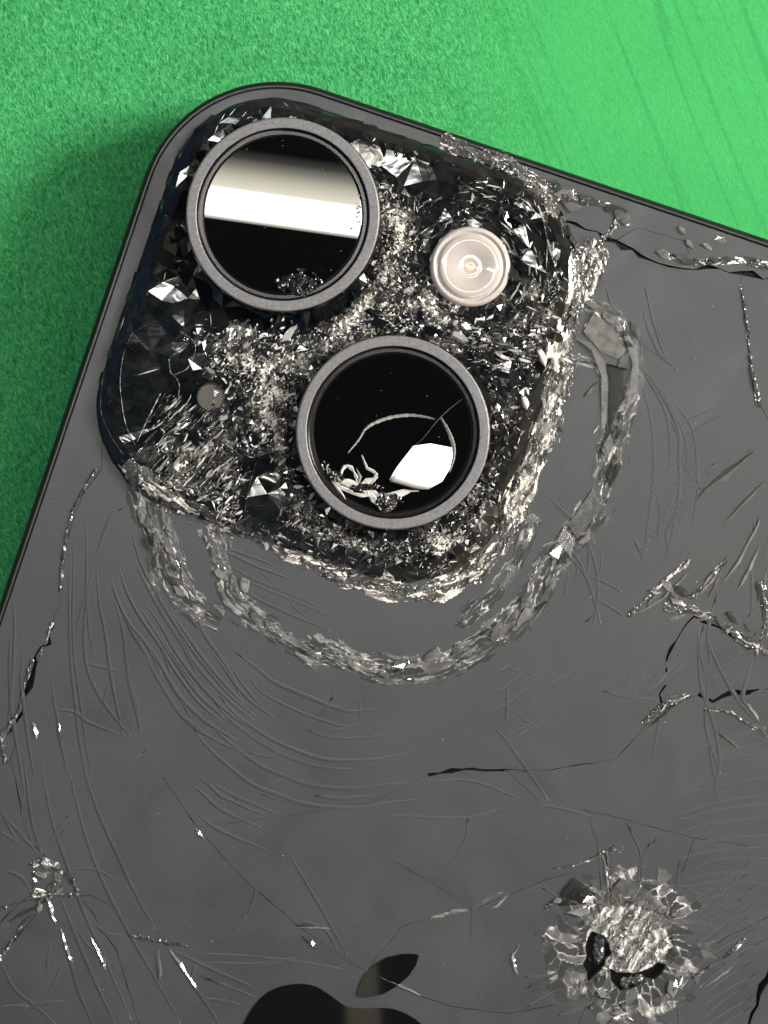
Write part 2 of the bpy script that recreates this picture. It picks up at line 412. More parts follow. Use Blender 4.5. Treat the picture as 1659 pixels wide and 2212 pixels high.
bump_in = bump_outline(.35); add_loop(bump_in); gaps.append(bump_in)
for line, amp, w0, w1 in CR:
    g = crack_poly(jag(line, amp), w0, w1); gaps.append(g); add_loop(g)
holes_mm = []
for h_ in HOLES:
    q = jag(h_ + [h_[0]], .12, .5)[:-1]; holes_mm.append(q); gaps.append(q); add_loop(q)
def smooth_loop(pts, n=6):
    q = catmull(pts + [pts[0]], n)[:-1]; return q
leaf_mm = [np.array(P(*q)) for q in LOGO_LEAF]; body_mm = [np.array(q) for q in smooth_loop([P(*q) for q in LOGO_BODY], 4)]
vo, eo, fo, _, _, _ = delaunay_2d_cdt(verts2, edges2, [], 0, 1e-5)
vo = np.array([(q[0], q[1]) for q in vo])
fo = [tuple(q) for q in fo]
cen = np.array([vo[list(q)].mean(0) for q in fo])
keep = inside(cen[:, 0], cen[:, 1], glass_out)
for g in gaps: keep &= ~inside(cen[:, 0], cen[:, 1], g)
tri = [fo[i] for i in range(len(fo)) if keep[i]]
edge_map = {}
for i, q in enumerate(tri):
    for a, b_ in zip(q, q[1:] + q[:1]): edge_map.setdefault((min(a, b_), max(a, b_)), []).append(i)
par = list(range(len(tri)))
def find(a):
    while par[a] != a: par[a] = par[par[a]]; a = par[a]
    return a
for l_ in edge_map.values():
    for k_ in l_[1:]: par[find(k_)] = find(l_[0])
comps = {}
for i in range(len(tri)): comps.setdefault(find(i), []).append(i)
back = empty('back_glass'); part(back)
PLATES = []
for cidx, lst in sorted(comps.items(), key=lambda kv: -len(kv[1])):
    a_ = 0
    for i in lst:
        A, B, C_ = (vo[k] for k in tri[i]); a_ += abs((B[0] - A[0]) * (C_[1] - A[1]) - (B[1] - A[1]) * (C_[0] - A[0])) / 2
    if a_ < .02: continue
    ids = {}; top = []; fs = []
    for i in lst:
        for k in tri[i]:
            if k not in ids: ids[k] = len(top); top.append(vo[k])
    top = np.array(top); c = top.mean(0)
    big = a_ > 600
    tx, ty = (0, 0) if big else (random.gauss(0, .012), random.gauss(0, .012)); lim = .03
    ext = max(np.ptp(top[:, 0]), np.ptp(top[:, 1])); sc = min(1, lim / (max(abs(tx), abs(ty), 1e-6) * ext + 1e-9)); tx *= sc; ty *= sc
    z = (top[:, 0] - c[0]) * tx + (top[:, 1] - c[1]) * ty
    z = z - z.max() * .5
    nv = len(top); V = [(q[0], q[1], zz) for q, zz in zip(top, z)] + [(q[0], q[1], -.5) for q in top]
    for i in lst:
        q = tuple(ids[k] for k in tri[i]); A, B, C_ = top[list(q)]
        if (B[0] - A[0]) * (C_[1] - A[1]) - (B[1] - A[1]) * (C_[0] - A[0]) < 0: q = q[::-1]
        fs.append(q)
        for a, b_ in zip(q, q[1:] + q[:1]):
            pass
    ed = {}
    for q in fs:
        for a, b_ in zip(q, q[1:] + q[:1]): ed[(a, b_)] = 1
    for (a, b_) in list(ed):
        if (b_, a) not in ed: fs.append((b_, a, a + nv, b_ + nv))
    o = mesh_obj('glass_plate', V, fs, M_back); part(o, back); PLATES.append(o)
back.matrix_parent_inverse = Matrix.Translation((0, 0, -ZM * MM))

# ------------------------------------------------------------------ logo, inlaid and glossy
def slab(name, pts, z0, z1, mat, parent):
    n = len(pts); V = [(q[0], q[1], z1) for q in pts] + [(q[0], q[1], z0) for q in pts]
    ar = sum(pts[i][0] * pts[(i + 1) % n][1] - pts[(i + 1) % n][0] * pts[i][1] for i in range(n))
    top = tuple(range(n)) if ar > 0 else tuple(range(n))[::-1]
    F = [top] + [(i, i + n, (i + 1) % n + n, (i + 1) % n) if ar > 0 else (i, (i + 1) % n, (i + 1) % n + n, i + n) for i in range(n)]
    o = mesh_obj(name, V, F, mat); part(o, parent); return o
logo = empty('logo'); part(logo)
slab('logo_leaf', leaf_mm, -.2, .1, M_black, logo)
slab('logo_body', body_mm, -.2, .1, M_black, logo)

# ------------------------------------------------------------------ lenses, flash, microphone
def lens(cx, cy, z_top):
    le = empty('camera_lens'); part(le)
    x, y = P(cx, cy, z_top); s = K * (D - z_top) / D
    R, Ri, Rg = 209 * s, 187 * s, 171 * s
    v, f = lathe(x, y, [(R + .12, -.3), (R + .10, z_top - .35), (R + .02, z_top - .12)])
    part(mesh_obj('ring_side', v, f, M_side, smooth=True), le)
    v, f = lathe(x, y, [(R + .02, z_top - .12), (R - .03, z_top - .03), (R - .10, z_top), (Ri + .05, z_top), (Ri, z_top - .03)])
    part(mesh_obj('lens_ring', v, f, M_ring, smooth=False), le)
    v, f = lathe(x, y, [(Ri, z_top - .03), (Ri - .14, z_top - .22), (Ri - .2, z_top - .25), (Rg + .12, z_top - .25), (Rg + .03, z_top - .33)])
    part(mesh_obj('ring_chamfer', v, f, M_cham, smooth=False), le)
    return le, x, y, Rg, s
Z1 = 2.7
le1, lx1, ly1, rg, sl = lens(611, 463, Z1)
v, f = lathe(lx1, ly1, [(rg + .03, Z1 - .33), (rg - .05, Z1 - .28), (.01, Z1 - .28)])
part(mesh_obj('cover_glass', v, f, M_lens), le1)
le2, lx2, ly2, rg2, sl2 = lens(849, 934, Z1)
# broken cover glass of the lower lens: an intact black disc with loose pieces lying on it
v, f = lathe(lx2, ly2, [(rg2 + .03, Z1 - .36), (rg2 - .05, Z1 - .34), (.01, Z1 - .34)])
part(mesh_obj('cover_glass', v, f, M_lens), le2)
def PZ(x, y): return np.array(P(x, y, Z1 - .3))
def mirror_normal(p):
    q = Vector((p[0] * MM, p[1] * MM, (Z1 - .3) * MM))
    a = (Vector((0, 0, D * MM)) - q).normalized(); tgt = LAMP + Vector((0, -.016, 0)); b_ = (tgt - q).normalized()
    return (a + b_).normalized()
def curved_piece(name, pts, mat, parent, nrm, z):
    pts = [PZ(*q) for q in pts]; c = sum(pts) / len(pts); n = len(pts)
    if sum(pts[i][0] * pts[(i + 1) % n][1] - pts[(i + 1) % n][0] * pts[i][1] for i in range(n)) < 0: pts = pts[::-1]
    def hz(q): d = q - c; return -(nrm.x * d[0] + nrm.y * d[1]) / nrm.z + .0010 * d[1] ** 2
    lo = min(hz(q) for q in pts); V = [(*c, z + hz(c) - lo)]; F = []
    for k in range(1, 6):
        for q in pts: r_ = c + (q - c) * k / 5; V.append((*r_, z + hz(r_) - lo))
    for i in range(n): F.append((0, 1 + i, 1 + (i + 1) % n))
    for k in range(4):
        for i in range(n): a = 1 + k * n + i; b_ = 1 + k * n + (i + 1) % n; F.append((a, a + n, b_ + n, b_))
    o = mesh_obj(name, V, F, mat, smooth=True)
    sk = len(V); part(o, parent); return o
def tilted_piece(name, pts, mat, parent, nrm, z, th=.12):
    pts = [PZ(*q) for q in pts]; c = sum(pts) / len(pts)
    zz = [-(nrm.x * (q[0] - c[0]) + nrm.y * (q[1] - c[1])) / nrm.z for q in pts]
    lo = min(zz); n = len(pts)
    ar = sum(pts[i][0] * pts[(i + 1) % n][1] - pts[(i + 1) % n][0] * pts[i][1] for i in range(n))
    if ar < 0: pts = pts[::-1]; zz = zz[::-1]
    V = [(q[0], q[1], z + a - lo) for q, a in zip(pts, zz)] + [(q[0], q[1], z - th) for q in pts]
    F = [tuple(range(n))] + [(i, i + n, (i + 1) % n + n, (i + 1) % n) for i in range(n)]
    o = mesh_obj(name, V, F, mat); part(o, parent); return o
white = [(893, 963), (930, 958), (976, 967), (978, 985), (972, 1012), (955, 1040), (925, 1057), (890, 1058), (836, 1044), (858, 1008)]  # outline follows the lamp's bright reflection, not only the break
curved_piece('cover_glass_piece', white, M_lens, le2, mirror_normal(PZ(915, 1005)), Z1 - .33)
tilted_piece('cover_glass_piece', [(750, 978), (790, 930), (850, 905), (930, 908), (895, 955), (855, 1003), (828, 1040), (790, 1025), (765, 1000)], M_lens, le2, Vector((-.02, -.02, 1)).normalized(), Z1 - .34)
tilted_piece('cover_glass_piece', [(938, 912), (958, 905), (978, 950), (976, 962), (930, 954), (903, 952)], M_lens, le2, Vector((.03, -.01, 1)).normalized(), Z1 - .34)

# flash
fx, fy = P(1016, 575, 1.3); s = K * (D - 1.3) / D
flash = empty('flash'); part(flash)
v, f = lathe(fx, fy, [(88 * s, .2), (87 * s, 1.0), (84 * s, 1.22), (79 * s, 1.3), (75 * s, 1.28), (74 * s, 1.2), (71 * s, 1.2)])
part(mesh_obj('flash_rim', v, f, M_flash, smooth=True), flash)
v, f = lathe(fx, fy, [(71 * s, 1.2), (69 * s, 1.3), (62 * s, 1.38), (52 * s, 1.37), (40 * s, 1.28), (28 * s, 1.20), (24 * s, 1.16), (20 * s, 1.2), (12 * s, 1.14)])
part(mesh_obj('flash_lens', v, f, M_flash, smooth=True), flash)
v, f = lathe(fx, fy, [(13 * s, 1.12), (9 * s, 1.16), (4 * s, 1.13), (.01, 1.13)])
part(mesh_obj('flash_core', v, f, M_flash2, smooth=True), flash)

# microphone
mx_, my_ = P(455, 858, .9); s = K
mic = empty('microphone'); part(mic)
v, f = lathe(mx_, my_, [(31 * s, .3), (31 * s, .98), (28 * s, 1.0), (27 * s, .86), (.01, .86)])
part(mesh_obj('microphone_cup', v, f, M_gasket), mic)
V = []; F = []
for i in range(-6, 7):
    d = i * 4.2 * s; hl = math.sqrt(max(.01, (27.5 * s) ** 2 - d * d)); a = math.radians(28)
    dx, dy = math.cos(a), math.sin(a); nx, ny = -dy, dx; wd = 1.15 * s; k = len(V)
    for sgn in (-1, 1):
        for ww, z in ((-wd, .86), (-wd, .97), (wd, .97), (wd, .86)):
            V.append((mx_ + nx * (d + ww) + dx * hl * sgn, my_ + ny * (d + ww) + dy * hl * sgn, z))
    F += [(k, k + 1, k + 5, k + 4), (k + 1, k + 2, k + 6, k + 5), (k + 2, k + 3, k + 7, k + 6), (k, k + 3, k + 2, k + 1), (k + 4, k + 5, k + 6, k + 7)]
part(mesh_obj('microphone_mesh', V, F, M_mesh), mic)

# ------------------------------------------------------------------ shattered camera plateau
bumpo = empty('camera_plateau'); part(bumpo)
lens_c = [(lx1, ly1, 7.45), (lx2, ly2, 7.45)]; fl_c = (fx, fy, 3.1)
def hsh(i, j, k):
    v = np.sin(i * 127.1 + j * 311.7 + k * 74.7) * 43758.5453
    return v - np.floor(v)
def voro(a, b_, seed):
    """cellular pattern on arrays: three random values per cell, distance to the nearest border, offset from the cell centre"""
    ia = np.floor(a); ib = np.floor(b_); f1 = np.full(a.shape, 1e9); f2 = f1.copy(); ca = np.zeros(a.shape); cb_ = ca.copy(); oa = ca.copy(); ob = ca.copy()
    for di in (-1, 0, 1):
        for dj in (-1, 0, 1):
            ci = ia + di; cj = ib + dj
            px = ci + hsh(ci, cj, seed); py = cj + hsh(ci, cj, seed + 1.3)
            da = a - px; db = b_ - py; d = np.hypot(da, db)
            n_ = d < f1
            f2 = np.where(n_, f1, np.minimum(f2, d)); f1 = np.where(n_, d, f1)
            ca = np.where(n_, ci, ca); cb_ = np.where(n_, cj, cb_); oa = np.where(n_, da, oa); ob = np.where(n_, db, ob)
    return hsh(ca, cb_, seed + 5.1), hsh(ca, cb_, seed + 7.7), hsh(ca, cb_, seed + 9.9), f2 - f1, oa, ob
def fbm(x, y, scale, seed, oct_=3):
    """smooth value noise on arrays, -1..1"""
    r = np.zeros(x.shape); am = .5
    for o_ in range(oct_):
        a = x * scale; b_ = y * scale; ia = np.floor(a); ib = np.floor(b_); fa = a - ia; fb = b_ - ib
        fa = fa * fa * (3 - 2 * fa); fb = fb * fb * (3 - 2 * fb)
        k = seed + o_ * 3.7
        r += am * 2 * ((hsh(ia, ib, k) * (1 - fa) + hsh(ia + 1, ib, k) * fa) * (1 - fb) + (hsh(ia, ib + 1, k) * (1 - fa) + hsh(ia + 1, ib + 1, k) * fa) * fb - .5)
        scale *= 2.03; am *= .5
    return r
def sstep(a, b_, x):
    q = np.clip((x - a) / (b_ - a), 0, 1); return q * q * (3 - 2 * q)
def shatter(A, B, coarse, fine, bright, seed, asp=(1, 1)):
    """A, B: mm coordinates along / across the local break direction; returns height and whiteness"""
    wa = fbm(A, B, 1.1, seed + 20); wb = fbm(A, B, 1.1, seed + 33)
    a = A / asp[0] + wa * .35; b_ = B / asp[1] + wb * .35
    r1, r2, r3, e1, o1, p1 = voro(a / coarse, b_ / coarse, seed)
    q1, q2, q3, e2, o2, p2 = voro(a / fine + wb * .6, b_ / fine + wa * .6, seed + 50)
    k1, k2, k3, e3, o3, p3 = voro(a / (fine * .45), b_ / (fine * .45), seed + 90)
    cl = fbm(A, B, .55, seed + 70)
    vein = 1 - sstep(.02, .22 + .3 * cl + .12 * bright, e1 + .18 * fbm(A, B, 3.5, seed + 44))          # crushed seams between the chunks
    pul = np.clip(np.maximum(vein, sstep(.35, .70, r3 * .6 + cl * .8 + bright * .42 - .22)) * sstep(-.02, .55, bright + cl * .55), 0, 1)
    h = (1 - pul) * ((r1 - .5) * o1 * coarse * .75 + (r2 - .5) * p1 * coarse * .75 + .10 * coarse * (o1 * o1 + p1 * p1) * (r3 - .3) + (r3 - .5) * .25 + .05 * fbm(A, B, 2.2, seed + 12)) \
        + pul * ((q1 - .5) * o2 * fine * 1.3 + (q2 - .5) * p2 * fine * 1.3 + (q3 - .5) * .10 + .10 * fbm(a * .9, b_ * 3.4, 1.0, seed + 15, 3) + (q3 > .7) * ((k1 - .5) * o3 * fine * .8 + (k2 - .5) * p3 * fine * .8))
    edge = (1 - sstep(.0, .09, e2)) * (q3 > .45)
    edge1 = (1 - sstep(.0, .05, e1)) * (r1 > .3)
    sk = .5 + .5 * np.clip(1.5 * fbm(a * .9, b_ * 3.4, 1.0, seed + 15, 4), -1, 1)
    glint = (q3 > .80) * (.35 + .65 * k1) * sstep(.3, .6, sk + .3 * cl)  # glints put into the colour of scattered cells
    wh = pul * np.clip(bright, 0, 1.7) ** .9 * (.05 + .50 * sstep(.38, .95, sk) * (.35 + .65 * q2) + .75 * glint + .55 * edge * k2) + edge1 * .45 * np.clip(bright + .15, 0, 1) * k1
    return h, np.clip(wh, 0, 1), r1, r2
def grid_mesh(name, X, Y, Z, W, ok, mat, parent, flip=False):
    idx = -np.ones(X.shape, int); idx[ok] = np.arange(int(ok.sum()))
    a, b_, c_, d = idx[:-1, :-1], idx[:-1, 1:], idx[1:, 1:], idx[1:, :-1]
    g = (a >= 0) & (b_ >= 0) & (c_ >= 0) & (d >= 0)
    q = np.stack([a[g], d[g], c_[g], b_[g]] if not flip else [a[g], b_[g], c_[g], d[g]], 1)
    used = np.unique(q); re = -np.ones(int(ok.sum()), int); re[used] = np.arange(len(used)); q = re[q]
    V = np.stack([X[ok], Y[ok], Z[ok]], 1)[used]
    me = bpy.data.meshes.new(name); me.vertices.add(len(V)); me.vertices.foreach_set('co', (V * MM).ravel())
    me.loops.add(q.size); me.loops.foreach_set('vertex_index', q.ravel()); me.polygons.add(len(q))
    me.polygons.foreach_set('loop_start', np.arange(0, q.size, 4)); me.update(calc_edges=True); me.validate()
    at = me.attributes.new('white', 'FLOAT', 'POINT'); at.data.foreach_set('value', W[ok][used].astype(np.float32))
    me.materials.append(mat)
    me.polygons.foreach_set('use_smooth', [False] * len(me.polygons))
    o = bpy.data.objects.new(name, me); COL.objects.link(o); part(o, parent); return o
G = .075; nG = int(2 * (HB + .1) / G) + 1
gu = np.linspace(-HB - .1, HB + .1, nG)
U, Vv = np.meshgrid(gu, gu)
X = BC[0] + ux[0] * U + vx[0] * Vv; Y = BC[1] + ux[1] * U + vx[1] * Vv
qx = np.abs(U) - (HB - RB); qy = np.abs(Vv) - (HB - RB)
sd = np.hypot(np.maximum(qx, 0), np.maximum(qy, 0)) + np.minimum(np.maximum(qx, qy), 0) - RB   # <0 inside
prof = np.clip(-sd / 1.5, 0, 1); prof = 1 - (1 - prof) ** 2.2
def gz(px, py, r):
    x, y = P(px, py); return np.exp(-((X - x) ** 2 + (Y - y) ** 2) / (r * K) ** 2)
# how badly each zone is crushed
bright = np.full(X.shape, .22)
for (a, b_, r, v_) in ((845, 500, 50, 1.6), (830, 410, 40, 1.5), (835, 590, 50, .9), (790, 660, 60, .5), (650, 720, 90, .5), (800, 690, 90, .45), (960, 690, 80, .4), (600, 850, 90, .75), (560, 800, 60, .4), (620, 960, 70, .6), (640, 1080, 70, .5), (380, 960, 80, .55), (440, 1000, 60, .4),
                    (330, 1030, 50, .6), (520, 690, 50, .5), (480, 770, 50, .5), (450, 1100, 80, .6), (700, 1160, 80, .7), (850, 1190, 90, .6), (1000, 1170, 90, .7), (1080, 1050, 60, .5), (1110, 930, 60, .4), (1140, 790, 80, .3), (1150, 430, 60, .6), (1200, 620, 50, .5), (1040, 440, 50, .3), (930, 640, 70, .45), (1170, 700, 50, .5), (520, 960, 50, .3)):
    bright += v_ * gz(a, b_, r)
for (a, b_, r, v_) in ((310, 830, 75, 1.4), (290, 930, 50, 1.2), (850, 330, 70, 1.), (940, 345, 45, .7), (420, 300, 90, .5), (340, 480, 80, .5), (330, 600, 70, .4), (1140, 550, 50, .9), (1120, 470, 40, .4), (565, 1080, 35, 1.), (560, 1010, 30, 1.), (600, 690, 40, .4), (560, 1150, 30, .8), (480, 650, 50, .5), (930, 470, 50, .5)):
    bright -= v_ * gz(a, b_, r)
ring_shadow = np.exp(-((np.hypot(X - lx1, Y - ly1) - 7.5) / .75) ** 2) * np.clip(.55 - np.sin(np.arctan2(Y - ly1, X - lx1) + .45), 0, 1.3) / 1.3
ring_shadow2 = np.exp(-((np.hypot(X - lx2, Y - ly2) - 7.4) / .45) ** 2) * np.clip(.2 - np.sin(np.arctan2(Y - ly2, X - lx2) + .8), 0, 1)
bright -= 1.5 * ring_shadow + 1.0 * ring_shadow2  # cast shadow of the lens rings put in as darker, sunken facets
calm = np.clip(1.2 * gz(305, 830, 85) ** .6 + gz(280, 940, 60) + .5 * gz(250, 700, 60) + gz(850, 320, 70) + .8 * gz(940, 345, 45) + gz(1140, 550, 45) + gz(565, 1090, 35) + gz(560, 1015, 28) + .6 * gz(400, 300, 70), 0, 1)
# the plateau as broken facets: small where the glass is pulverised, large where whole pieces remain
from mathutils.bvhtree import BVHTree
def at_grid(arr, x, y):
    dx = x - BC[0]; dy = y - BC[1]; u_ = dx * ux[0] + dy * ux[1]; v_ = dx * vx[0] + dy * vx[1]
    i = int(round((u_ + HB + .1) / (2 * (HB + .1)) * (nG - 1))); j = int(round((v_ + HB + .1) / (2 * (HB + .1)) * (nG - 1)))
    return float(arr[min(nG - 1, max(0, j)), min(nG - 1, max(0, i))])
cloud = fbm(X, Y, .55, 71.) ; cloud2 = fbm(X, Y, 1.6, 77.)
crush = np.clip(bright + .55 * cloud + .35 * cloud2, 0, 1.6) * (1 - calm)
Rad = (1 - sstep(-.1, .6, crush)) * .58 + .165 + calm * .6
Th = np.arctan2(Y - ly2, X - lx2) + math.pi / 2
wf = 1.3 * gz(1016, 560, 190); wl = gz(370, 960, 100) + gz(440, 1050, 60); w1 = .8 * np.exp(-((np.hypot(X - lx1, Y - ly1) - 8.6) / 1.3) ** 2)
ths = np.stack([Th, np.arctan2(Y - fl_c[1], X - fl_c[0]) + math.pi / 2 + .3, np.full(X.shape, math.radians(50)), np.arctan2(Y - ly1, X - lx1), np.full(X.shape, math.radians(48))])
wts = np.stack([.6 * np.exp(-((np.hypot(X - lx2, Y - ly2) - 8.2) / 1.2) ** 2), wf, 1.4 * wl, w1, np.full(X.shape, .25)])
c2t = (np.cos(2 * ths) * wts).sum(0); s2t = (np.sin(2 * ths) * wts).sum(0)
Dir = .5 * np.arctan2(s2t, c2t); Str = 1 + np.clip(.3 + 1.6 * np.hypot(c2t, s2t) * (.4 + wl + wf), 0, 2.6)
fp = []; fz = []
def okp(x, y): return not any((x - a) ** 2 + (y - b_) ** 2 < (r - .5) ** 2 for a, b_, r in lens_c + [fl_c])
for ins, z in ((0, -.25), (.12, .12), (.45, .48), (.95, .74), (1.5, .86)):
    L = bump_outline(ins, 14); per = len(L)
    for k in range(per):
        a = L[k]; b_ = L[(k + 1) % per]; n = max(1, int(np.linalg.norm(b_ - a) / 1.1))
        for m_ in range(n):
            q = a + (b_ - a) * m_ / n
            if ins: q = q + np.array((random.gauss(0, .05), random.gauss(0, .05)))
            fp.append((q[0], q[1])); fz.append(z + (random.gauss(0, .03) if ins else 0))
cellg = {}; CS = .4
def put(x, y): cellg.setdefault((int(x // CS), int(y // CS)), []).append((x, y))
for q in fp: put(*q)
for _ in range(90000):
    u_ = random.uniform(-HB + 1.6, HB - 1.6); v_ = random.uniform(-HB + 1.6, HB - 1.6); q = BC + ux * u_ + vx * v_; x, y = float(q[0]), float(q[1])
    if at_grid(sd, x, y) > -1.55 or not okp(x, y): continue
    r = at_grid(Rad, x, y); th = at_grid(Dir, x, y); st = at_grid(Str, x, y); ct, sn = math.cos(th), math.sin(th); R_ = r * math.sqrt(st); n = int(R_ // CS) + 1; bad = False
    cx_, cy_ = int(x // CS), int(y // CS)
    for a in range(cx_ - n, cx_ + n + 1):
        for b_ in range(cy_ - n, cy_ + n + 1):
            for (px, py) in cellg.get((a, b_), ()):
                dx, dy = px - x, py - y; la_ = (dx * ct + dy * sn) / math.sqrt(st); lb = (-dx * sn + dy * ct) * math.sqrt(st)
                if la_ * la_ + lb * lb < r * r: bad = True; break
            if bad: break
        if bad: break
    if bad: continue
    put(x, y); fp.append((x, y)); c_ = at_grid(calm, x, y)
    fz.append(.86 + (1 - c_) * (random.gauss(0, .24) * min(r, .33) + .09 * at_grid(cloud, x, y) + .16 * max(0, .45 - r) * at_grid(cloud2, x, y)) + c_ * random.gauss(0, .012) - .75 * at_grid(ring_shadow, x, y) - .4 * at_grid(ring_shadow2, x, y))
vo3, _, fo3, ov3, _, _ = delaunay_2d_cdt([Vector(q) for q in fp], [], [], 0, 1e-6)
zmap = [fz[o_[0]] if len(o_) else .8 for o_ in ov3]
V3 = np.array([(q[0], q[1], z) for q, z in zip(vo3, zmap)])
F3 = []; T3 = []; E3 = {}
sk = .5 + .5 * np.clip(1.6 * fbm(np.cos(.87) * X + np.sin(.87) * Y, 2.6 * (-np.sin(.87) * X + np.cos(.87) * Y), .8, 15., 4), -1, 1)
clump = .5 + .5 * np.clip(1.8 * fbm(X, Y, .9, 215., 3), -1, 1)
for q in fo3:
    c_ = V3[list(q)].mean(0)
    if at_grid(sd, c_[0], c_[1]) > .02 or not okp(c_[0], c_[1]): continue
    A, B, C_ = V3[list(q)]
    q = list(q)
    if (B[0] - A[0]) * (C_[1] - A[1]) - (B[1] - A[1]) * (C_[0] - A[0]) < 0: q = q[::-1]
    k = at_grid(crush, c_[0], c_[1]); smo = at_grid(sk, c_[0], c_[1]); r = random.random()
    t_ = min(1., k) * (.02 + .30 * max(0, smo - .35) * random.uniform(.3, 1.3) + (.75 * random.uniform(.4, 1) if r < .13 * k else 0)) + (.10 * random.random() if r > .93 else 0)  # some facets coloured near-white to stand for glints
    ar_ = abs((B[0] - A[0]) * (C_[1] - A[1]) - (B[1] - A[1]) * (C_[0] - A[0])) / 2
    t_ += min(1.3, k) * 1.75 * max(0, at_grid(clump, c_[0], c_[1]) - .45) * random.uniform(.2, 1.5)
    t_ *= min(1., .045 / max(ar_, .01)) ** .8 * (1 - min(1, 1.3 * at_grid(ring_shadow, c_[0], c_[1])))
    F3.append(tuple(q)); T3.append(min(1., t_))
    for a, b_ in zip(q, q[1:] + q[:1]): E3[(min(a, b_), max(a, b_))] = k
V3u = V3
o = mesh_obj('plateau_glass', V3u, F3, M_shat)
at = o.data.attributes.new('white', 'FLOAT', 'FACE'); at.data.foreach_set('value', T3); part(o, bumpo)
BV = BVHTree.FromPolygons([Vector(q) for q in V3u], F3)
# bright fracture lips along some facet borders
LV = []; LF = []; LT = []
for (a, b_), k in E3.items():
    if random.random() > .05 + .30 * k: continue
    A, B = V3u[a], V3u[b_]; d = B - A; L_ = math.hypot(d[0], d[1])
    if L_ < .08 or A[2] < .3: continue
    nn = np.array((-d[1], d[0], 0)) / L_; w_ = random.uniform(.012, .05) * (1.4 if random.random() < .2 else 1); n = len(LV); h = .03
    A2 = A + d * random.uniform(0, .25); B2 = B - d * random.uniform(0, .25); M2 = (A2 + B2) / 2
    LV += [A2 + (0, 0, .01), M2 + nn * w_ + (0, 0, 0), B2 + (0, 0, .01), M2 - nn * w_, M2 + (0, 0, h)]
    LF += [(n, n + 4, n + 1), (n + 1, n + 4, n + 2), (n + 2, n + 4, n + 3), (n + 3, n + 4, n)]; t_ = random.choice((.25, .45, .8, 1.)); LT += [t_] * 4
LF = [f_ if np.cross(np.array(LV[f_[1]]) - LV[f_[0]], np.array(LV[f_[2]]) - LV[f_[0]])[2] > 0 else f_[::-1] for f_ in LF]
o = mesh_obj('fracture_edges', LV, LF, M_shat); at = o.data.attributes.new('white', 'FLOAT', 'FACE'); at.data.foreach_set('value', LT); part(o, bumpo); o['kind'] = 'stuff'
def plateau_z(x, y):
    h = BV.ray_cast(Vector((x, y, 5)), Vector((0, 0, -1)))
    return max(0., h[0].z) if h[0] is not None else 0.

# ------------------------------------------------------------------ shards
class Crumbs:
    def __init__(s): s.v = []; s.f = []; s.t = []; s.n = 0
    def add(s, x, y, z, Ls, Ws, T, yaw, tilt, tdir, tone):
        k = random.randint(4, 6); base = []
        for i in range(k):
            a = 2 * math.pi * (i + random.uniform(-.35, .35)) / k; r = random.uniform(.65, 1.1)
            base.append((math.cos(a) * r * Ls / 2, math.sin(a) * r * Ws / 2))
        cy, sy = math.cos(yaw), math.sin(yaw); tx, ty = math.tan(tilt) * math.cos(tdir), math.tan(tilt) * math.sin(tdir)
        top = []; bot = []
        for (a, b_) in base:
            px, py = a * cy - b_ * sy, a * sy + b_ * cy; h = px * tx + py * ty
            top.append((x + px * .8, y + py * .8, z + h * .8 + T / 2)); bot.append((x + px, y + py, z + h - T / 2))
        s.v += top + bot; n = s.n
        s.f.append(tuple(range(n, n + k)))
        for i in range(k):
            j = (i + 1) % k; s.f.append((n + i, n + k + i, n + k + j, n + j))
        for _ in range(k + 1): s.t.append(min(1, max(0, tone + random.gauss(0, .08))))
        s.n += 2 * k
    def build(s, name, parent):
        o = mesh_obj(name, s.v, s.f, M_crush)
        at = o.data.attributes.new('tone', 'FLOAT', 'FACE'); at.data.foreach_set('value', s.t)
        part(o, parent); o['kind'] = 'stuff'; return o
def tone_of(b_):
    r = random.random()
    if r < .36 * b_: return random.uniform(.82, 1)
    if r < .36 * b_ + .38: return random.uniform(.5, .8)
    return random.uniform(0, .5)

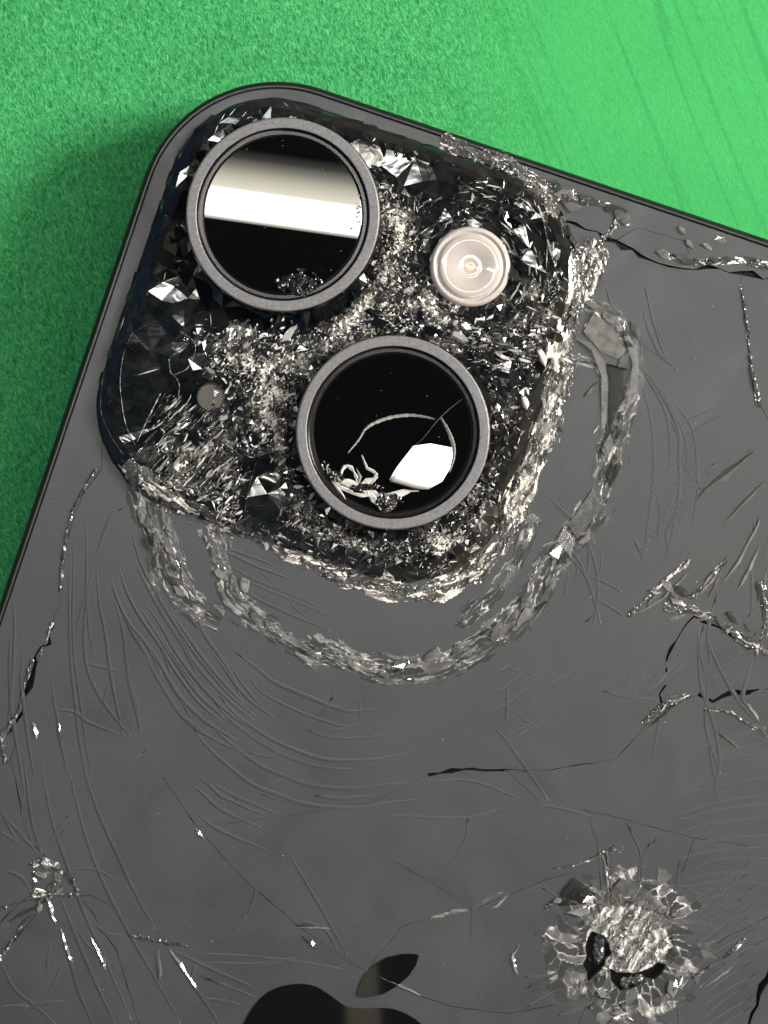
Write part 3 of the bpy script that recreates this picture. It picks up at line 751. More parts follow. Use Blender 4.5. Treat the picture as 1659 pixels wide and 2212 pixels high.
cr = Crumbs()
def Q(X_, Y_): return (207.4 + .625 * X_, 155.5 + .625 * Y_)
def blocked(x, y):
    for (a, b_, r) in lens_c:
        if (x - a) ** 2 + (y - b_) ** 2 < r * r: return True
    return (x - fl_c[0]) ** 2 + (y - fl_c[1]) ** 2 < fl_c[2] ** 2 or (x - mx_) ** 2 + (y - my_) ** 2 < 1.0
def on_plateau(x, y):
    dx = np.array((x, y)) - BC; a = abs(dx @ ux) - (HB - RB); b_ = abs(dx @ vx) - (HB - RB)
    return math.hypot(max(a, 0), max(b_, 0)) + min(max(a, b_), 0) < RB - .2
def tang(x, y):
    best = None
    for (a, b_, r) in lens_c + [fl_c]:
        d = math.hypot(x - a, y - b_) - r
        if best is None or d < best[0]: best = (d, math.atan2(y - b_, x - a) + math.pi / 2)
    return best[1]
def fill(poly, n, bright, size=(.2, .7), asp=(.2, .6), ang=None, spread=.5, tilt=.5, zj=.25, mult=.16):
    pts = [np.array(P(*Q(*q), .8)) for q in poly]; A = np.array(pts); lo = A.min(0); hi = A.max(0); m_ = 0; tries = 0
    n = int(n * mult * .7)
    while m_ < n and tries < n * 12:
        tries += 1
        x, y = random.uniform(lo[0], hi[0]), random.uniform(lo[1], hi[1])
        if blocked(x, y) or not bool(inside(np.array([x]), np.array([y]), A)[0]) or not on_plateau(x, y): continue
        cl = noise.noise(Vector((x * .9, y * .9, 5.))) + .5 * noise.noise(Vector((x * 2.3, y * 2.3, 8.)))
        if cl < random.uniform(-.6, .25): continue
        Ls = size[0] * .5 + (size[1] * 1.3 - size[0] * .5) * random.random() ** 2.8; yaw = (tang(x, y) if ang is None else ang) + random.gauss(0, spread)
        cr.add(x, y, plateau_z(x, y) + random.uniform(-.05, zj), Ls, Ls * random.uniform(*asp), random.uniform(.05, .16), yaw,
               min(.8, abs(random.gauss(0, tilt))), random.uniform(0, 6.28), tone_of(bright * (1 + .8 * cl)))
        m_ += 1
fill([(970, 365), (1035, 380), (1050, 460), (1030, 560), (1000, 660), (940, 760), (870, 810), (900, 740), (960, 620), (985, 500)], 500, 1.5, (.2, .6), (.4, .9))
fill([(520, 850), (900, 830), (1150, 790), (1390, 820), (1340, 930), (1150, 920), (1000, 900), (880, 930), (760, 1000), (620, 1030), (540, 960)], 1300, .9, (.2, .7), (.2, .6), math.radians(70), .7)
fill([(380, 900), (540, 930), (740, 950), (700, 1100), (690, 1250), (720, 1400), (800, 1540), (760, 1580), (640, 1580), (630, 1400), (560, 1270), (430, 1300), (430, 1150), (480, 1050)], 2200, .9, (.15, .9), (.1, .5), math.radians(50), .6, .45, .22, .25)
fill([(190, 1170), (250, 1100), (420, 1180), (470, 1300), (420, 1450), (330, 1480), (150, 1330)], 800, .55, (.4, 1.8), (.06, .16), math.radians(48), .16, .3, .2, .6)
fill([(330, 1430), (470, 1330), (540, 1330), (520, 1500), (560, 1620), (400, 1540)], 450, .9, (.3, 1.2), (.08, .3), math.radians(35), .3, .4, .25, .6)
fill([(560, 1560), (780, 1560), (1000, 1600), (1250, 1570), (1390, 1440), (1440, 1500), (1360, 1640), (1200, 1740), (1050, 1750), (850, 1690), (640, 1640)], 2200, 1.0, (.15, .5), (.3, .8), None, 1.2)
fill([(1330, 1040), (1500, 980), (1550, 1100), (1460, 1300), (1400, 1440), (1330, 1500), (1370, 1300)], 1000, .7, (.2, .6), (.25, .7), None, .8)
fill([(1060, 420), (1330, 380), (1560, 470), (1610, 640), (1550, 780), (1400, 830), (1440, 640), (1300, 520), (1150, 600), (1060, 660)], 650, .5, (.3, 1.6), (.06, .18), None, .22, .3, .2, .6)
fill([(1000, 640), (1140, 640), (1170, 760), (1060, 830), (900, 820)], 420, .7, (.3, 1.), (.2, .6), math.radians(30), .5)
fill([(1180, 940), (1400, 830), (1600, 800), (1560, 960), (1360, 1060), (1280, 990)], 700, .55, (.3, 1.3), (.08, .25), math.radians(-8), .3, .35, .25, .6)
fill([(60, 450), (120, 300), (250, 150), (330, 250), (300, 500), (320, 700), (500, 850), (340, 900), (80, 880)], 330, .6, (.15, .6), (.2, .6), None, .6)
fill([(960, 230), (1200, 280), (1560, 440), (1500, 470), (1300, 370), (1100, 360)], 220, .6, (.15, .5), (.3, .7))
fill([(300, 880), (420, 900), (540, 980), (470, 1100), (350, 1080)], 380, .8, (.15, .5), (.25, .7))
cr.build('crushed_glass', bumpo)

def plateau_line(pts, w_, tone):
    q = catmull([P(*k, .9) for k in pts], 8); n = len(q); V = []; F = []
    for i, k in enumerate(q):
        d = q[min(n - 1, i + 1)] - q[max(0, i - 1)]; d = d / max(1e-9, np.linalg.norm(d)); nn = np.array((-d[1], d[0])); z = plateau_z(k[0], k[1]); a = w_ * random.uniform(.3, 1)
        V += [(*(k + nn * a), z - .02), (*k, z + .05), (*(k - nn * a), z - .02)]
    for i in range(n - 1): F += [(3 * i + 3, 3 * i + 4, 3 * i + 1, 3 * i), (3 * i + 4, 3 * i + 5, 3 * i + 2, 3 * i + 1)]
    o = mesh_obj('crack_edge', V, F, M_shat); at = o.data.attributes.new('white', 'FLOAT', 'FACE'); at.data.foreach_set('value', [tone * random.uniform(.5, 1) for _ in F]); part(o, bumpo)
def z4(X_, Y_): return (190 + .3125 * X_, 656.6 + .3125 * Y_)
for l_, w_, t_ in ((((310, 200), (260, 300), (235, 400), (222, 520), (228, 640), (262, 840), (330, 980)), .05, .7), (((150, 310), (110, 430), (92, 560), (85, 740), (150, 900), (240, 1040)), .05, .55),
                   (((430, 130), (340, 180), (250, 240), (150, 310)), .04, .4), (((640, 190), (730, 260), (740, 330), (690, 440), (600, 490)), .06, .8), (((560, 380), (570, 470), (600, 500), (630, 560), (620, 660)), .07, .7),
                   (((500, 620), (450, 720), (400, 820), (340, 950)), .09, .9), (((1110, 1250), (1290, 1245)), .04, .5), (((1090, 1390), (1300, 1400)), .04, .4), (((1160, 1100), (1120, 1240), (1090, 1400), (1080, 1500)), .04, .5), (((1280, 1130), (1320, 1320), (1310, 1500)), .05, .6)):
    plateau_line([z4(*q) for q in l_], w_, t_)

# bands of chips along rims and arcs (on the back glass)
cb = Crumbs(); SH = []
tops = []
strip_n = [0]
def web(A, B, h, wh, bright, sdv, along=1.9, across=.36):
    """clear glass still lying in place: long chips parted by thin white cracks, crushed here and there"""
    wa = fbm(A, B, .9, sdv + 4); wb = fbm(A, B, .8, sdv + 6)
    f1, f2, f3, fe, fo_, fp_ = voro(A / along + wa * .5 + B * .6, B / across + wb * .9, sdv + 11)
    g1, g2, g3, ge_, go_, gp_ = voro(A / .42 + wa, B / .2 + wa, sdv + 17)
    patch = sstep(-.25, .3, fbm(A, B, .7, sdv + 23) + .15)
    crushed = sstep(.12, .5, fbm(A, B, .6, sdv + 8) + .25 * bright - .27)
    line_ = (1 - sstep(.02, .16, fe)) * (.2 + .8 * g3) * patch
    face = np.where(f3 > .72, (f3 - .55) * 1.1, np.clip(f3 - .4, 0, 1) * .3) * (.7 + .6 * fbm(A, B, 1.2, sdv + 9))
    w2 = (1 - crushed) * (face * .8 + .95 * line_ * (f1 > .22)) + crushed * np.clip(.8 * wh + .7 * (1 - sstep(0, .14, ge_)) * g2 + .15 * g3, 0, 1)
    h2 = .3 * h * crushed + (1 - crushed) * ((f1 - .5) * fo_ * .06 + (f2 - .5) * fp_ * .09)
    return h2, np.clip(w2, 0, 1), f1, f2
def rim_strip(line, width, bright, size, asp, flat=False):
    """ragged strip of glass crushed in place, following a traced line"""
    strip_n[0] += 1; sdv = 100. + strip_n[0] * 7.3
    pts = np.array(catmull([P(*q) for q in line], 14)); d = np.linalg.norm(np.diff(pts, axis=0), axis=1); cum = np.concatenate([[0], np.cumsum(d)])
    hw = max(.22, width * (1.5 if flat else 1.05)); g = .075
    S = np.arange(-hw * .4, cum[-1] + hw * .4, g); T = np.arange(-hw * 1.5, hw * 1.5, g)
    cx = np.interp(S, cum, pts[:, 0]); cy = np.interp(S, cum, pts[:, 1]); 
    ex = np.clip(S - cum[-1], 0, None) + np.clip(S, None, 0)
    t0 = np.gradient(cx); t1 = np.gradient(cy); ln_ = np.hypot(t0, t1) + 1e-9
    k_ = np.ones(9) / 9; e0 = np.convolve(np.pad(t0 / ln_, 4, 'edge'), k_, 'valid'); e1 = np.convolve(np.pad(t1 / ln_, 4, 'edge'), k_, 'valid'); ln_ = np.hypot(e0, e1) + 1e-9; e0 /= ln_; e1 /= ln_
    Sx, Tt = np.meshgrid(S, T)
    Xs = cx[None] + e0[None] * ex[None] - e1[None] * Tt; Ys = cy[None] + e1[None] * ex[None] + e0[None] * Tt
    br = np.full(Xs.shape, bright * 1.15) - .35 * (np.abs(Tt) / hw) + .35 * fbm(Sx, Tt, .6, sdv)
    h, wh, r1, r2 = shatter(Sx, Tt, .75 if hw > .4 else .4, .30, br, sdv, (1.9, .8))
    if flat:
        h, wh, f1, f2 = web(Sx, Tt, h, wh, bright, sdv); r1 = f1; r2 = f2
    cov = np.abs(Tt) / hw + .55 * fbm(Sx, Tt, .45, sdv + 3) + .5 * (r1 - .5) + .25 * (r2 - .5) + np.clip(np.abs(ex[None]) / hw, 0, 2)
    okk = cov < (.72 + (.10 if flat else 0))
    if flat: okk &= (f1 + .35 * np.abs(Tt) / hw < 1.12)
    for (a, b_, r) in lens_c: okk &= np.hypot(Xs - a, Ys - b_) > r
    jx = Xs - BC[0]; jy = Ys - BC[1]; ru = jx * ux[0] + jy * ux[1]; rv = jx * vx[0] + jy * vx[1]
    iu = np.clip(np.round((ru + HB + .1) / (2 * (HB + .1)) * (nG - 1)).astype(int), 0, nG - 1); iv = np.clip(np.round((rv + HB + .1) / (2 * (HB + .1)) * (nG - 1)).astype(int), 0, nG - 1)
    zp = np.where((np.abs(ru) < HB) & (np.abs(rv) < HB), np.maximum(0, prof[iv, iu] * .95 - .1), 0)
    lift = np.clip(1.0 - cov / .72, 0, 1) ** .5
    Zz = zp + .012 + lift * ((.03 + np.clip(h, -.028, .12)) if flat else (.08 + np.clip(h * .7, -.08, .25)))
    Wz = np.clip(wh * (1.1 if flat else 1.7) + (0 if flat else .10) * lift * (r2 > .6), 0, 1)
    grid_mesh('layered_chips' if flat else 'crushed_rim', Xs, Ys, Zz, Wz, okk, M_layer if flat else M_shatg, back, True)
def band(line, width, n, bright, size, asp, rel=0., spread=.3, z=.1, tilt=.35, dist=None, flat=False):
    pts = catmull([P(*q) for q in line], 10); seg = np.array(pts); d = np.linalg.norm(np.diff(seg, axis=0), axis=1); cum = np.concatenate([[0], np.cumsum(d)])
    rim_strip(line, width, bright, size, asp, flat)
    for _ in range(int(n * (.05 if flat else .10))):
        s_ = random.uniform(0, cum[-1]); i = min(len(d) - 1, int(np.searchsorted(cum, s_) - 1)); i = max(0, i)
        if noise.noise(Vector((s_ * .8, line[0][0] * .1, 2))) < random.uniform(-.8, .2): continue
        q = seg[i] + (seg[i + 1] - seg[i]) * ((s_ - cum[i]) / max(d[i], 1e-6)); tn = (seg[i + 1] - seg[i]) / max(d[i], 1e-6); nn = np.array((-tn[1], tn[0]))
        q = q + nn * random.gauss(0, width * .5); a = math.atan2(tn[1], tn[0])
        if blocked(q[0], q[1]): continue
        Ls = size[0] * .6 + (size[1] * 1.5 - size[0] * .6) * random.random() ** 2.4
        cb.add(q[0], q[1], plateau_z(q[0], q[1]) * .6 + random.uniform(.0, z), Ls, Ls * random.uniform(*asp), random.uniform(.04, .12), a + rel + random.gauss(0, spread),
               min(.8, abs(random.gauss(0, tilt))), random.uniform(0, 6.28), tone_of(bright))
# rim of the camera plateau
band([(1275, 520), (1258, 600), (1240, 700), (1205, 820), (1175, 930), (1150, 1010), (1110, 1110)], 1.25, 1700, 1.7, (.2, .8), (.15, .45), .3, .5, .35)
band([(1125, 1080), (1090, 1160), (1040, 1220), (970, 1265), (890, 1278), (800, 1262), (700, 1225)], 1.0, 1100, 1.5, (.2, .7), (.2, .5), 0, .4, .3)
band([(720, 1230), (600, 1180), (470, 1125), (350, 1070), (280, 1005)], .85, 900, 1.4, (.2, .7), (.2, .5), 0, .5, .3)
band([(960, 305), (1040, 335), (1110, 370), (1180, 420), (1200, 470)], .8, 420, 1.4, (.15, .6), (.3, .7), 0, .9, .3)
band([(1180, 400), (1260, 430), (1320, 440)], .5, 120, .8, (.2, .7), (.2, .5), 0, .5, .15)
# outer arcs
band([(1265, 655), (1320, 680), (1365, 740), (1375, 820), (1345, 920), (1325, 1000), (1300, 1080)], .58, 260, 1.2, (.2, .9), (.12, .35), 0, .25, flat=True)
band([(1240, 770), (1290, 790), (1310, 860), (1305, 950), (1290, 1030)], .42, 160, 1.1, (.2, .9), (.1, .3), 0, .2, flat=True)
band([(1300, 1080), (1240, 1160), (1180, 1240), (1130, 1320), (1070, 1380), (1000, 1420)], .9, 420, 1.15, (.2, .9), (.12, .35), .3, .5, flat=True)
band([(1060, 1370), (960, 1430), (860, 1445), (760, 1430), (680, 1390)], .65, 380, 1.0, (.15, .7), (.15, .4), .2, .4, flat=True)
band([(1000, 1440), (930, 1465), (850, 1470), (780, 1455)], .35, 160, .8, (.2, .8), (.12, .3), .1, .2, flat=True)
band([(345, 1085), (365, 1160), (385, 1230), (420, 1290)], .5, 300, 1.0, (.2, 1.0), (.12, .35), 0, .35, flat=True)
band([(300, 1020), (320, 1100), (345, 1180), (370, 1250), (420, 1310), (470, 1335)], .95, 650, 1.0, (.2, 1.0), (.12, .35), 0, .35, flat=True)
band([(460, 1140), (480, 1220), (500, 1290), (560, 1340), (640, 1395), (720, 1425)], .75, 480, 1.0, (.2, 1.0), (.15, .4), 0, .4, flat=True)
band([(1150, 1120), (1120, 1200), (1060, 1290), (1000, 1350)], .6, 420, 1.0, (.2, 1.0), (.12, .35), 0, .3, flat=True)
# right-hand cracks
band([(1360, 1330), (1420, 1270), (1490, 1210)], .25, 60, .9, (.2, .9), (.1, .25), 0, .2)
band([(1440, 1310), (1500, 1320), (1560, 1350), (1620, 1390), (1660, 1410)], .45, 330, 1.0, (.2, .7), (.2, .5), 1., .5)
band([(1500, 1290), (1540, 1240), (1570, 1210)], .25, 70, .9, (.2, .9), (.1, .3), 0, .2)
band([(1390, 1560), (1440, 1520), (1500, 1500)], .3, 90, .9, (.2, .9), (.12, .3), 0, .3)
band([(1520, 1532), (1570, 1538), (1640, 1575)], .22, 60, .9, (.2, .6), (.2, .4), 0, .5)
band([(1640, 1260), (1655, 1330), (1640, 1400)], .4, 90, .9, (.2, .9), (.1, .3), 0, .3)
band([(1450, 556), (1520, 566), (1600, 560), (1660, 575)], .4, 160, .9, (.15, .7), (.2, .5), .8, .5)
band([(1240, 540), (1290, 530), (1340, 470)], .5, 120, .8, (.2, .8), (.1, .3), .5, .5)
band([(1600, 610), (1612, 700), (1625, 800), (1640, 880)], .06, 60, .5, (.15, .4), (.2, .4), 0, .2, .02)
# left crack
band([(113, 1345), (100, 1390), (80, 1425)], .2, 60, .9, (.15, .6), (.2, .4), 0, .4)
band([(70, 1425), (50, 1490), (38, 1540), (8, 1590), (12, 1650)], .16, 140, 1.0, (.15, .6), (.2, .5), 0, .6)
band([(212, 1010), (170, 1075), (145, 1150), (128, 1280)], .05, 50, .7, (.1, .4), (.2, .4), 0, .3, .03)
# lower left impact
band([(70, 1870), (95, 1860), (125, 1880), (110, 1930), (75, 1930)], .5, 120, 1.1, (.2, .9), (.15, .4), 1.57, .5)
band([(110, 1870), (150, 1890), (170, 1925)], .25, 70, .9, (.15, .5), (.3, .6), 0, .8)
band([(0, 1965), (50, 1945), (105, 1930), (170, 1935)], .2, 70, .9, (.2, .8), (.1, .25), 0, .15)
band([(60, 1985), (20, 2040), (0, 2075)], .15, 40, .9, (.2, .8), (.1, .25), 0, .15)
band([(280, 2020), (340, 2030), (410, 2042)], .25, 70, .8, (.15, .6), (.15, .4), 0, .4)
band([(205, 2040), (225, 2080)], .12, 20, 1.2, (.2, .9), (.1, .25), 0, .15)
# small round impact at lower right
def impact_disc(px, py, r0, r1, bright):
    cx, cy = P(px, py); R_ = r1 * K; g = .075; q = np.arange(-R_ * 1.5, R_ * 1.5, g); A, B = np.meshgrid(q, q)
    r = np.hypot(A, B); a = np.arctan2(B, A); Xs = cx + A; Ys = cy + B
    br = bright - .8 * np.clip((r / R_) - .35, -.3, 1) + .4 * fbm(A, B, .5, 7.)
    h0 = shatter(r, a * 3.2, .8, .34, br, 301., (2.4, .8)); h1 = web(r, a * 3.4, h0[0], h0[1], 1.2, 301., 1.3, .5)
    h2 = shatter(A * .6 + B * .8 + .8 * fbm(A, B, .5, 3.), B * .6 - A * .8 + .8 * fbm(A, B, .5, 5.), .9, .36, br, 311., (1.6, 1))
    sl = (r + .8 * fbm(A, B, .7, 19.) > R_ * .50); h = np.where(sl, h1[0], h2[0]); wh = np.where(sl, h1[1], h2[1]); rr1 = np.where(sl, h1[2], h2[2])
    cov = r / R_ + .35 * fbm(A, B, .35, 9.) + .45 * (rr1 - .5)
    okk = cov < .95
    for h_ in holes_mm: okk &= ~inside(Xs, Ys, np.array(h_))
    lift = np.clip(1 - cov / .95, 0, 1) ** .5
    grid_mesh('crushed_rim', Xs, Ys, .012 + lift * (.04 + np.clip(h * .5, -.05, .15)), np.clip(np.where(sl, wh * 1.35, wh * 1.6 + .08 * lift), 0, 1), okk, M_layer, back, True)
impact_disc(1352, 2035, 0, 175, 2.1)
def impact(px, py, rs, n, bright):
    n = int(n * .2)
    for _ in range(n):
        a = random.uniform(0, 6.28); r = abs(random.gauss(*rs)); x, y = P(px + r * math.cos(a) * 1.1, py + r * math.sin(a))
        if any(bool(inside(np.array([x]), np.array([y]), np.array(h_))[0]) for h_ in holes_mm) and random.random() < .85: continue
        if noise.noise(Vector((x * .8, y * .8, 4.))) < random.uniform(-.9, .1): continue
        Ls = random.uniform(.2, .9); rad = math.atan2(-math.sin(a), math.cos(a))
        cb.add(x, y, random.uniform(0, .25), Ls, Ls * random.uniform(.15, .5), random.uniform(.04, .12), rad + random.choice((0, 1.57)) + random.gauss(0, .4), abs(random.gauss(0, .35)), random.uniform(0, 6.28), tone_of(bright))
impact(1345, 2040, (60, 35), 500, 1.15)
impact(1350, 2020, (30, 25), 350, 1.4)
impact(1350, 2180, (40, 30), 160, .8)
band([(1190, 1875), (1240, 1870), (1290, 1850), (1330, 1830)], .15, 60, .9, (.2, .7), (.12, .3), 0, .2)
band([(1310, 1845), (1318, 1900), (1320, 1950)], .15, 60, .9, (.15, .6), (.2, .4), 0, .2)
band([(1180, 1960), (1240, 1930), (1290, 1910)], .2, 50, .8, (.2, .7), (.12, .3), 0, .2)
band([(1500, 2110), (1560, 2070), (1610, 2030)], .15, 45, .8, (.2, .7), (.12, .3), 0, .2)
cb.build('crushed_glass', back)

# ------------------------------------------------------------------ ripple and hairline cracks: low ridges in the glass surface
def ridge(line, w_, h, mat=M_back, name='crack_ridge', jit=0., taper=True):
    pts = catmull([P(*q) for q in line], 6); n = len(pts); V = []; F = []
    if mat is M_back: w_ *= 1.45; h *= 1.1
    dd_ = pts[-1] - pts[0]; sgn_ = 1 if -dd_[1] * .85 + dd_[0] * .53 > 0 else -1
    for i, q in enumerate(pts):
        d = pts[min(n - 1, i + 1)] - pts[max(0, i - 1)]; d = d / max(1e-9, np.linalg.norm(d)); nn = np.array((-d[1], d[0]))
        tp = math.sin(math.pi * min(1, max(.03, i / (n - 1)))) ** .4 if taper else 1
        tp *= random.uniform(.75, 1.2) if jit else 1
        q = q + nn * random.gauss(0, jit)
        nn = nn * sgn_
        V += [(*(q + nn * w_ * tp * .75), -.02), (*(q + nn * w_ * .12), h * tp + .012), (*(q - nn * w_ * tp * .25), -.02)]
    for i in range(n - 1):
        a = 3 * i; F += [(a, a + 1, a + 4, a + 3), (a + 1, a + 2, a + 5, a + 4)]
    v0 = np.array(V)
    # face winding upwards
    f0 = F[0]; A, B, C_ = (v0[k] for k in f0[:3])
    if np.cross(B - A, C_ - A)[2] < 0: F = [q[::-1] for q in F]
    F = [q if np.cross(v0[q[1]] - v0[q[0]], v0[q[2]] - v0[q[0]])[2] > 0 else q[::-1] for q in F]
    o = mesh_obj(name, V, F, mat, smooth=mat is M_back); part(o, back); return o
def family(c0, c1, n, w_, h, cut=.25):
    a = np.array(catmull(c0, 6)); b_ = np.array(catmull(c1, 6))
    m_ = 24; ia = np.linspace(0, len(a) - 1, m_).astype(int); ib = np.linspace(0, len(b_) - 1, m_).astype(int); a = a[ia]; b_ = b_[ib]
    for i in range(n):
        t_ = (i + random.uniform(-.42, .42)) / max(1, n - 1); q = a * (1 - t_) + b_ * t_
        if random.random() < .12: continue
        s0 = int(random.random() ** 1.5 * cut * 1.9 * m_); s1 = m_ - int(random.random() ** 1.5 * cut * 1.9 * m_)
        if s1 - s0 > 6 and random.random() < .5:      # a short cross crack joining the next line
            kq = (s0 + s1) // 2; t2 = min(1, t_ + 1.1 / max(1, n - 1)); ridge([tuple(q[kq]), tuple((q[kq] + a[min(m_ - 1, kq + 1)] * (1 - t2) + b_[min(m_ - 1, kq + 1)] * t2) / 2 + np.array((2., 1.))), tuple(a[min(m_ - 1, kq + 2)] * (1 - t2) + b_[min(m_ - 1, kq + 2)] * t2)], w_ * .7, h * .8)
        q = q[s0:s1] + np.array([[random.gauss(0, 1.2), random.gauss(0, 1.2)] for _ in range(s1 - s0)])
        q = [tuple(k) for k in q[::3]]
        if len(q) > 2: ridge(q, w_ * random.uniform(.7, 1.3), h * random.uniform(.6, 1.3))
def z5(X_, Y_): return (.3646 * X_, 950 + .3646 * Y_)
def z3(X_, Y_): return (.3646 * X_, 1641.6 + .3646 * Y_)
def z7(X_, Y_): return (1123 + .3229 * X_, 1123 + .3229 * Y_)
family([z5(*q) for q in ((770, 540), (830, 760), (950, 980), (1150, 1280), (1400, 1560), (1659, 1750))],
       [z5(*q) for q in ((640, 860), (720, 1080), (880, 1300), (1050, 1600), (1300, 1790), (1640, 1930))], 11, .34, .040)
family([z5(*q) for q in ((1180, 1020), (1260, 1200), (1400, 1420), (1560, 1600), (1800, 1720))],
       [z5(*q) for q in ((820, 700), (930, 930), (1130, 1230), (1380, 1530), (1659, 1740))], 5, .3, .035)
family([z5(*q) for q in ((600, 250), (620, 500), (640, 850), (690, 1050), (740, 1400), (800, 1620), (830, 1800))],
       [z5(*q) for q in ((400, 560), (390, 900), (385, 1250), (420, 1560), (460, 1896), (520, 2200))], 5, .30, .034)
family([z5(*q) for q in ((300, 1250), (290, 1500), (330, 1800), (400, 2100))], [z5(*q) for q in ((80, 1150), (60, 1400), (120, 1900), (180, 2200))], 4, .3, .034)
for ln_ in (((560, 730), (500, 1000), (500, 1300), (570, 1500), (700, 1680), (780, 1760)), ((500, 1330), (720, 1380)), ((750, 1440), (800, 1600), (830, 1760)), ((300, 1600), (440, 1620), (520, 1680), (740, 1760)),
            ((70, 950), (80, 1150), (60, 1500), (40, 1700)), ((560, 700), (640, 480), (720, 400)), ((680, 920), (780, 1150), (900, 1330)), ((1160, 1010), (1200, 1150), (1340, 1350), (1430, 1540))):
    ridge([z5(*q) for q in ln_], .3, .036)
for ln_ in (((140, 0), (180, 350), (250, 580)), ((240, 0), (300, 350), (400, 650), (480, 880), (640, 1240), (790, 1580)), ((390, 0), (500, 450), (620, 760), (760, 1030), (940, 1340), (1080, 1590)),
            ((480, 0), (560, 270), (650, 480), (800, 800), (930, 1030)), ((1000, 1130), (1190, 1410), (1310, 1590)), ((340, 780), (440, 1040), (560, 1320), (690, 1590)), ((370, 1060), (410, 1200), (470, 1400), (560, 1590)),
            ((0, 1200), (80, 1360), (200, 1460), (340, 1580)), ((370, 1200), (300, 1350), (200, 1460), (90, 1580)), ((190, 1460), (400, 1430)), ((1000, 1120), (1300, 1270), (1500, 1350)), ((1160, 1200), (1120, 1300)),
            ((1190, 1415), (1450, 1460)), ((915, 1120), (940, 1340)), ((1470, 915), (1370, 1020)), ((540, 960), (640, 1040), (740, 1040)), ((0, 1470), (190, 1465)), ((10, 320), (130, 460), (220, 560)), ((0, 430), (110, 500)),
            ((560, 1030), (640, 1240)), ((20, 660), (120, 700), (190, 800)), ((640, 110), (780, 0), (860, -60))):
    ridge([z3(*q) for q in ln_], .30, .04)
family([z3(*q) for q in ((1100, 300), (1300, 480), (1659, 610))], [z3(*q) for q in ((1180, 60), (1350, 200), (1659, 330))], 6, .28, .034)
# around the lower right: fans running out of the impacts
family([z7(*q) for q in ((900, 640), (700, 900), (500, 1120), (250, 1350))], [z7(*q) for q in ((1200, 750), (1000, 1020), (820, 1200), (600, 1450))], 8, .26, .03)
family([z7(*q) for q in ((620, -100), (640, 100), (590, 380), (400, 650))], [z7(*q) for q in ((120, 200), (160, 420), (100, 640), (-60, 900))], 7, .26, .03)
family([z7(*q) for q in ((760, -60), (770, 150), (900, 400))], [z7(*q) for q in ((1250, -300), (1000, 50), (1020, 280))], 5, .26, .03)
family([z7(*q) for q in ((900, -500), (1150, -680), (1500, -830))], [z7(*q) for q in ((900, 150), (1200, -150), (1659, -480))], 9, .26, .03)
for ln_ in (((1250, 800), (1330, 1000), (1480, 1250), (1659, 1420)), ((1190, 650), (1200, 1080), (1300, 1400), (1330, 1640)), ((1440, 290), (1540, 360), (1540, 700)), ((1560, 900), (1480, 1180), (1530, 1260)), ((100, 1900), (540, 2000)),
            ((1270, 1290), (1330, 1600), (1280, 1850)), ((0, 1200), (200, 1110), (420, 990), (640, 860)), ((230, 100), (350, 220), (450, 380)), ((450, 380), (580, 430), (700, 500)), ((500, 530), (640, 610), (700, 660)), ((1100, 960), (930, 1120))):
    ridge([z7(*q) for q in ln_], .26, .034)
for i in range(16):     # fine fan on the brownish plate at the lower right edge
    y0 = 1560 + i * 22 + random.uniform(-6, 6)
    ridge([(1480 + random.uniform(-40, 40), y0 + 70 + i * 3), (1560, y0 + 40 + i * 4), (1680, y0 + i * 8)], .2, .022)
for i in range(14):
    y0 = 1930 + i * 24
    ridge([(1430 + i * 4, y0 + 60), (1530, y0 - 5), (1600 + random.uniform(0, 60), y0 - 70)], .2, .02)
# curved cracks to the right of the plateau and between plateau and the outer arc
family([(1320, 690), (1400, 860), (1410, 1100), (1350, 1330)], [(1260, 700), (1480, 900), (1500, 1100), (1450, 1250)], 5, .28, .03)
family([(1290, 560), (1330, 700), (1420, 760)], [(1400, 620), (1440, 760), (1520, 860)], 4, .26, .026)
for ln_ in (((1190, 1090), (1260, 1160), (1290, 1260), (1275, 1380)), ((1195, 1180), (1260, 1240), (1300, 1360)), ((1180, 1070), (1240, 1130), (1290, 1180)), ((1060, 1560), (1120, 1640), (1190, 1740)), ((1095, 1480), (1090, 1570)), ((775, 1500), (770, 1560), (700, 1580)),
            ((690, 1550), (720, 1500)), ((1200, 1390), (1280, 1330)), ((940, 1910), (1000, 1820), (1010, 1760)), ((620, 1840), (690, 1960), (757, 2080)), ((650, 1990), (700, 2010), (730, 2060)), ((560, 1890), (530, 1990)), ((440, 2080), (560, 2085), (650, 2066)),
            ((430, 2060), (600, 2075), (760, 2098)), ((560, 2160), (430, 2110)), ((800, 1760), (1000, 1770), (1090, 1745)), ((930, 1690), (1020, 1690), (1130, 1730))):
    ridge(ln_, .26, .032)
for i in range(46):     # radial and ring hairlines round the impacts
    cx_, cy_, r0, r1_ = random.choice(((1345, 2045, 120, 330), (1345, 2045, 120, 260), (100, 1930, 60, 200), (1560, 1360, 90, 300), (1540, 1510, 60, 220)))
    a_ = random.uniform(0, 6.28); b2 = a_ + random.gauss(0, .25); ra = random.uniform(r0, r0 + 60); rb = random.uniform(ra + 60, r1_ + 40); am_ = (a_ + b2) / 2 + random.gauss(0, .06)
    q = [(cx_ + ra * math.cos(a_), cy_ + ra * math.sin(a_)), (cx_ + (ra + rb) / 2 * math.cos(am_), cy_ + (ra + rb) / 2 * math.sin(am_)), (cx_ + rb * math.cos(b2), cy_ + rb * math.sin(b2))]
    if all(math.hypot(k[0] - 731, k[1] - 734) > 600 for k in q): ridge(q, .24, .03)
family([(880, 1500), (760, 1520), (620, 1470), (520, 1400)], [(900, 1740), (700, 1760), (500, 1680), (360, 1520)], 9, .30, .032)
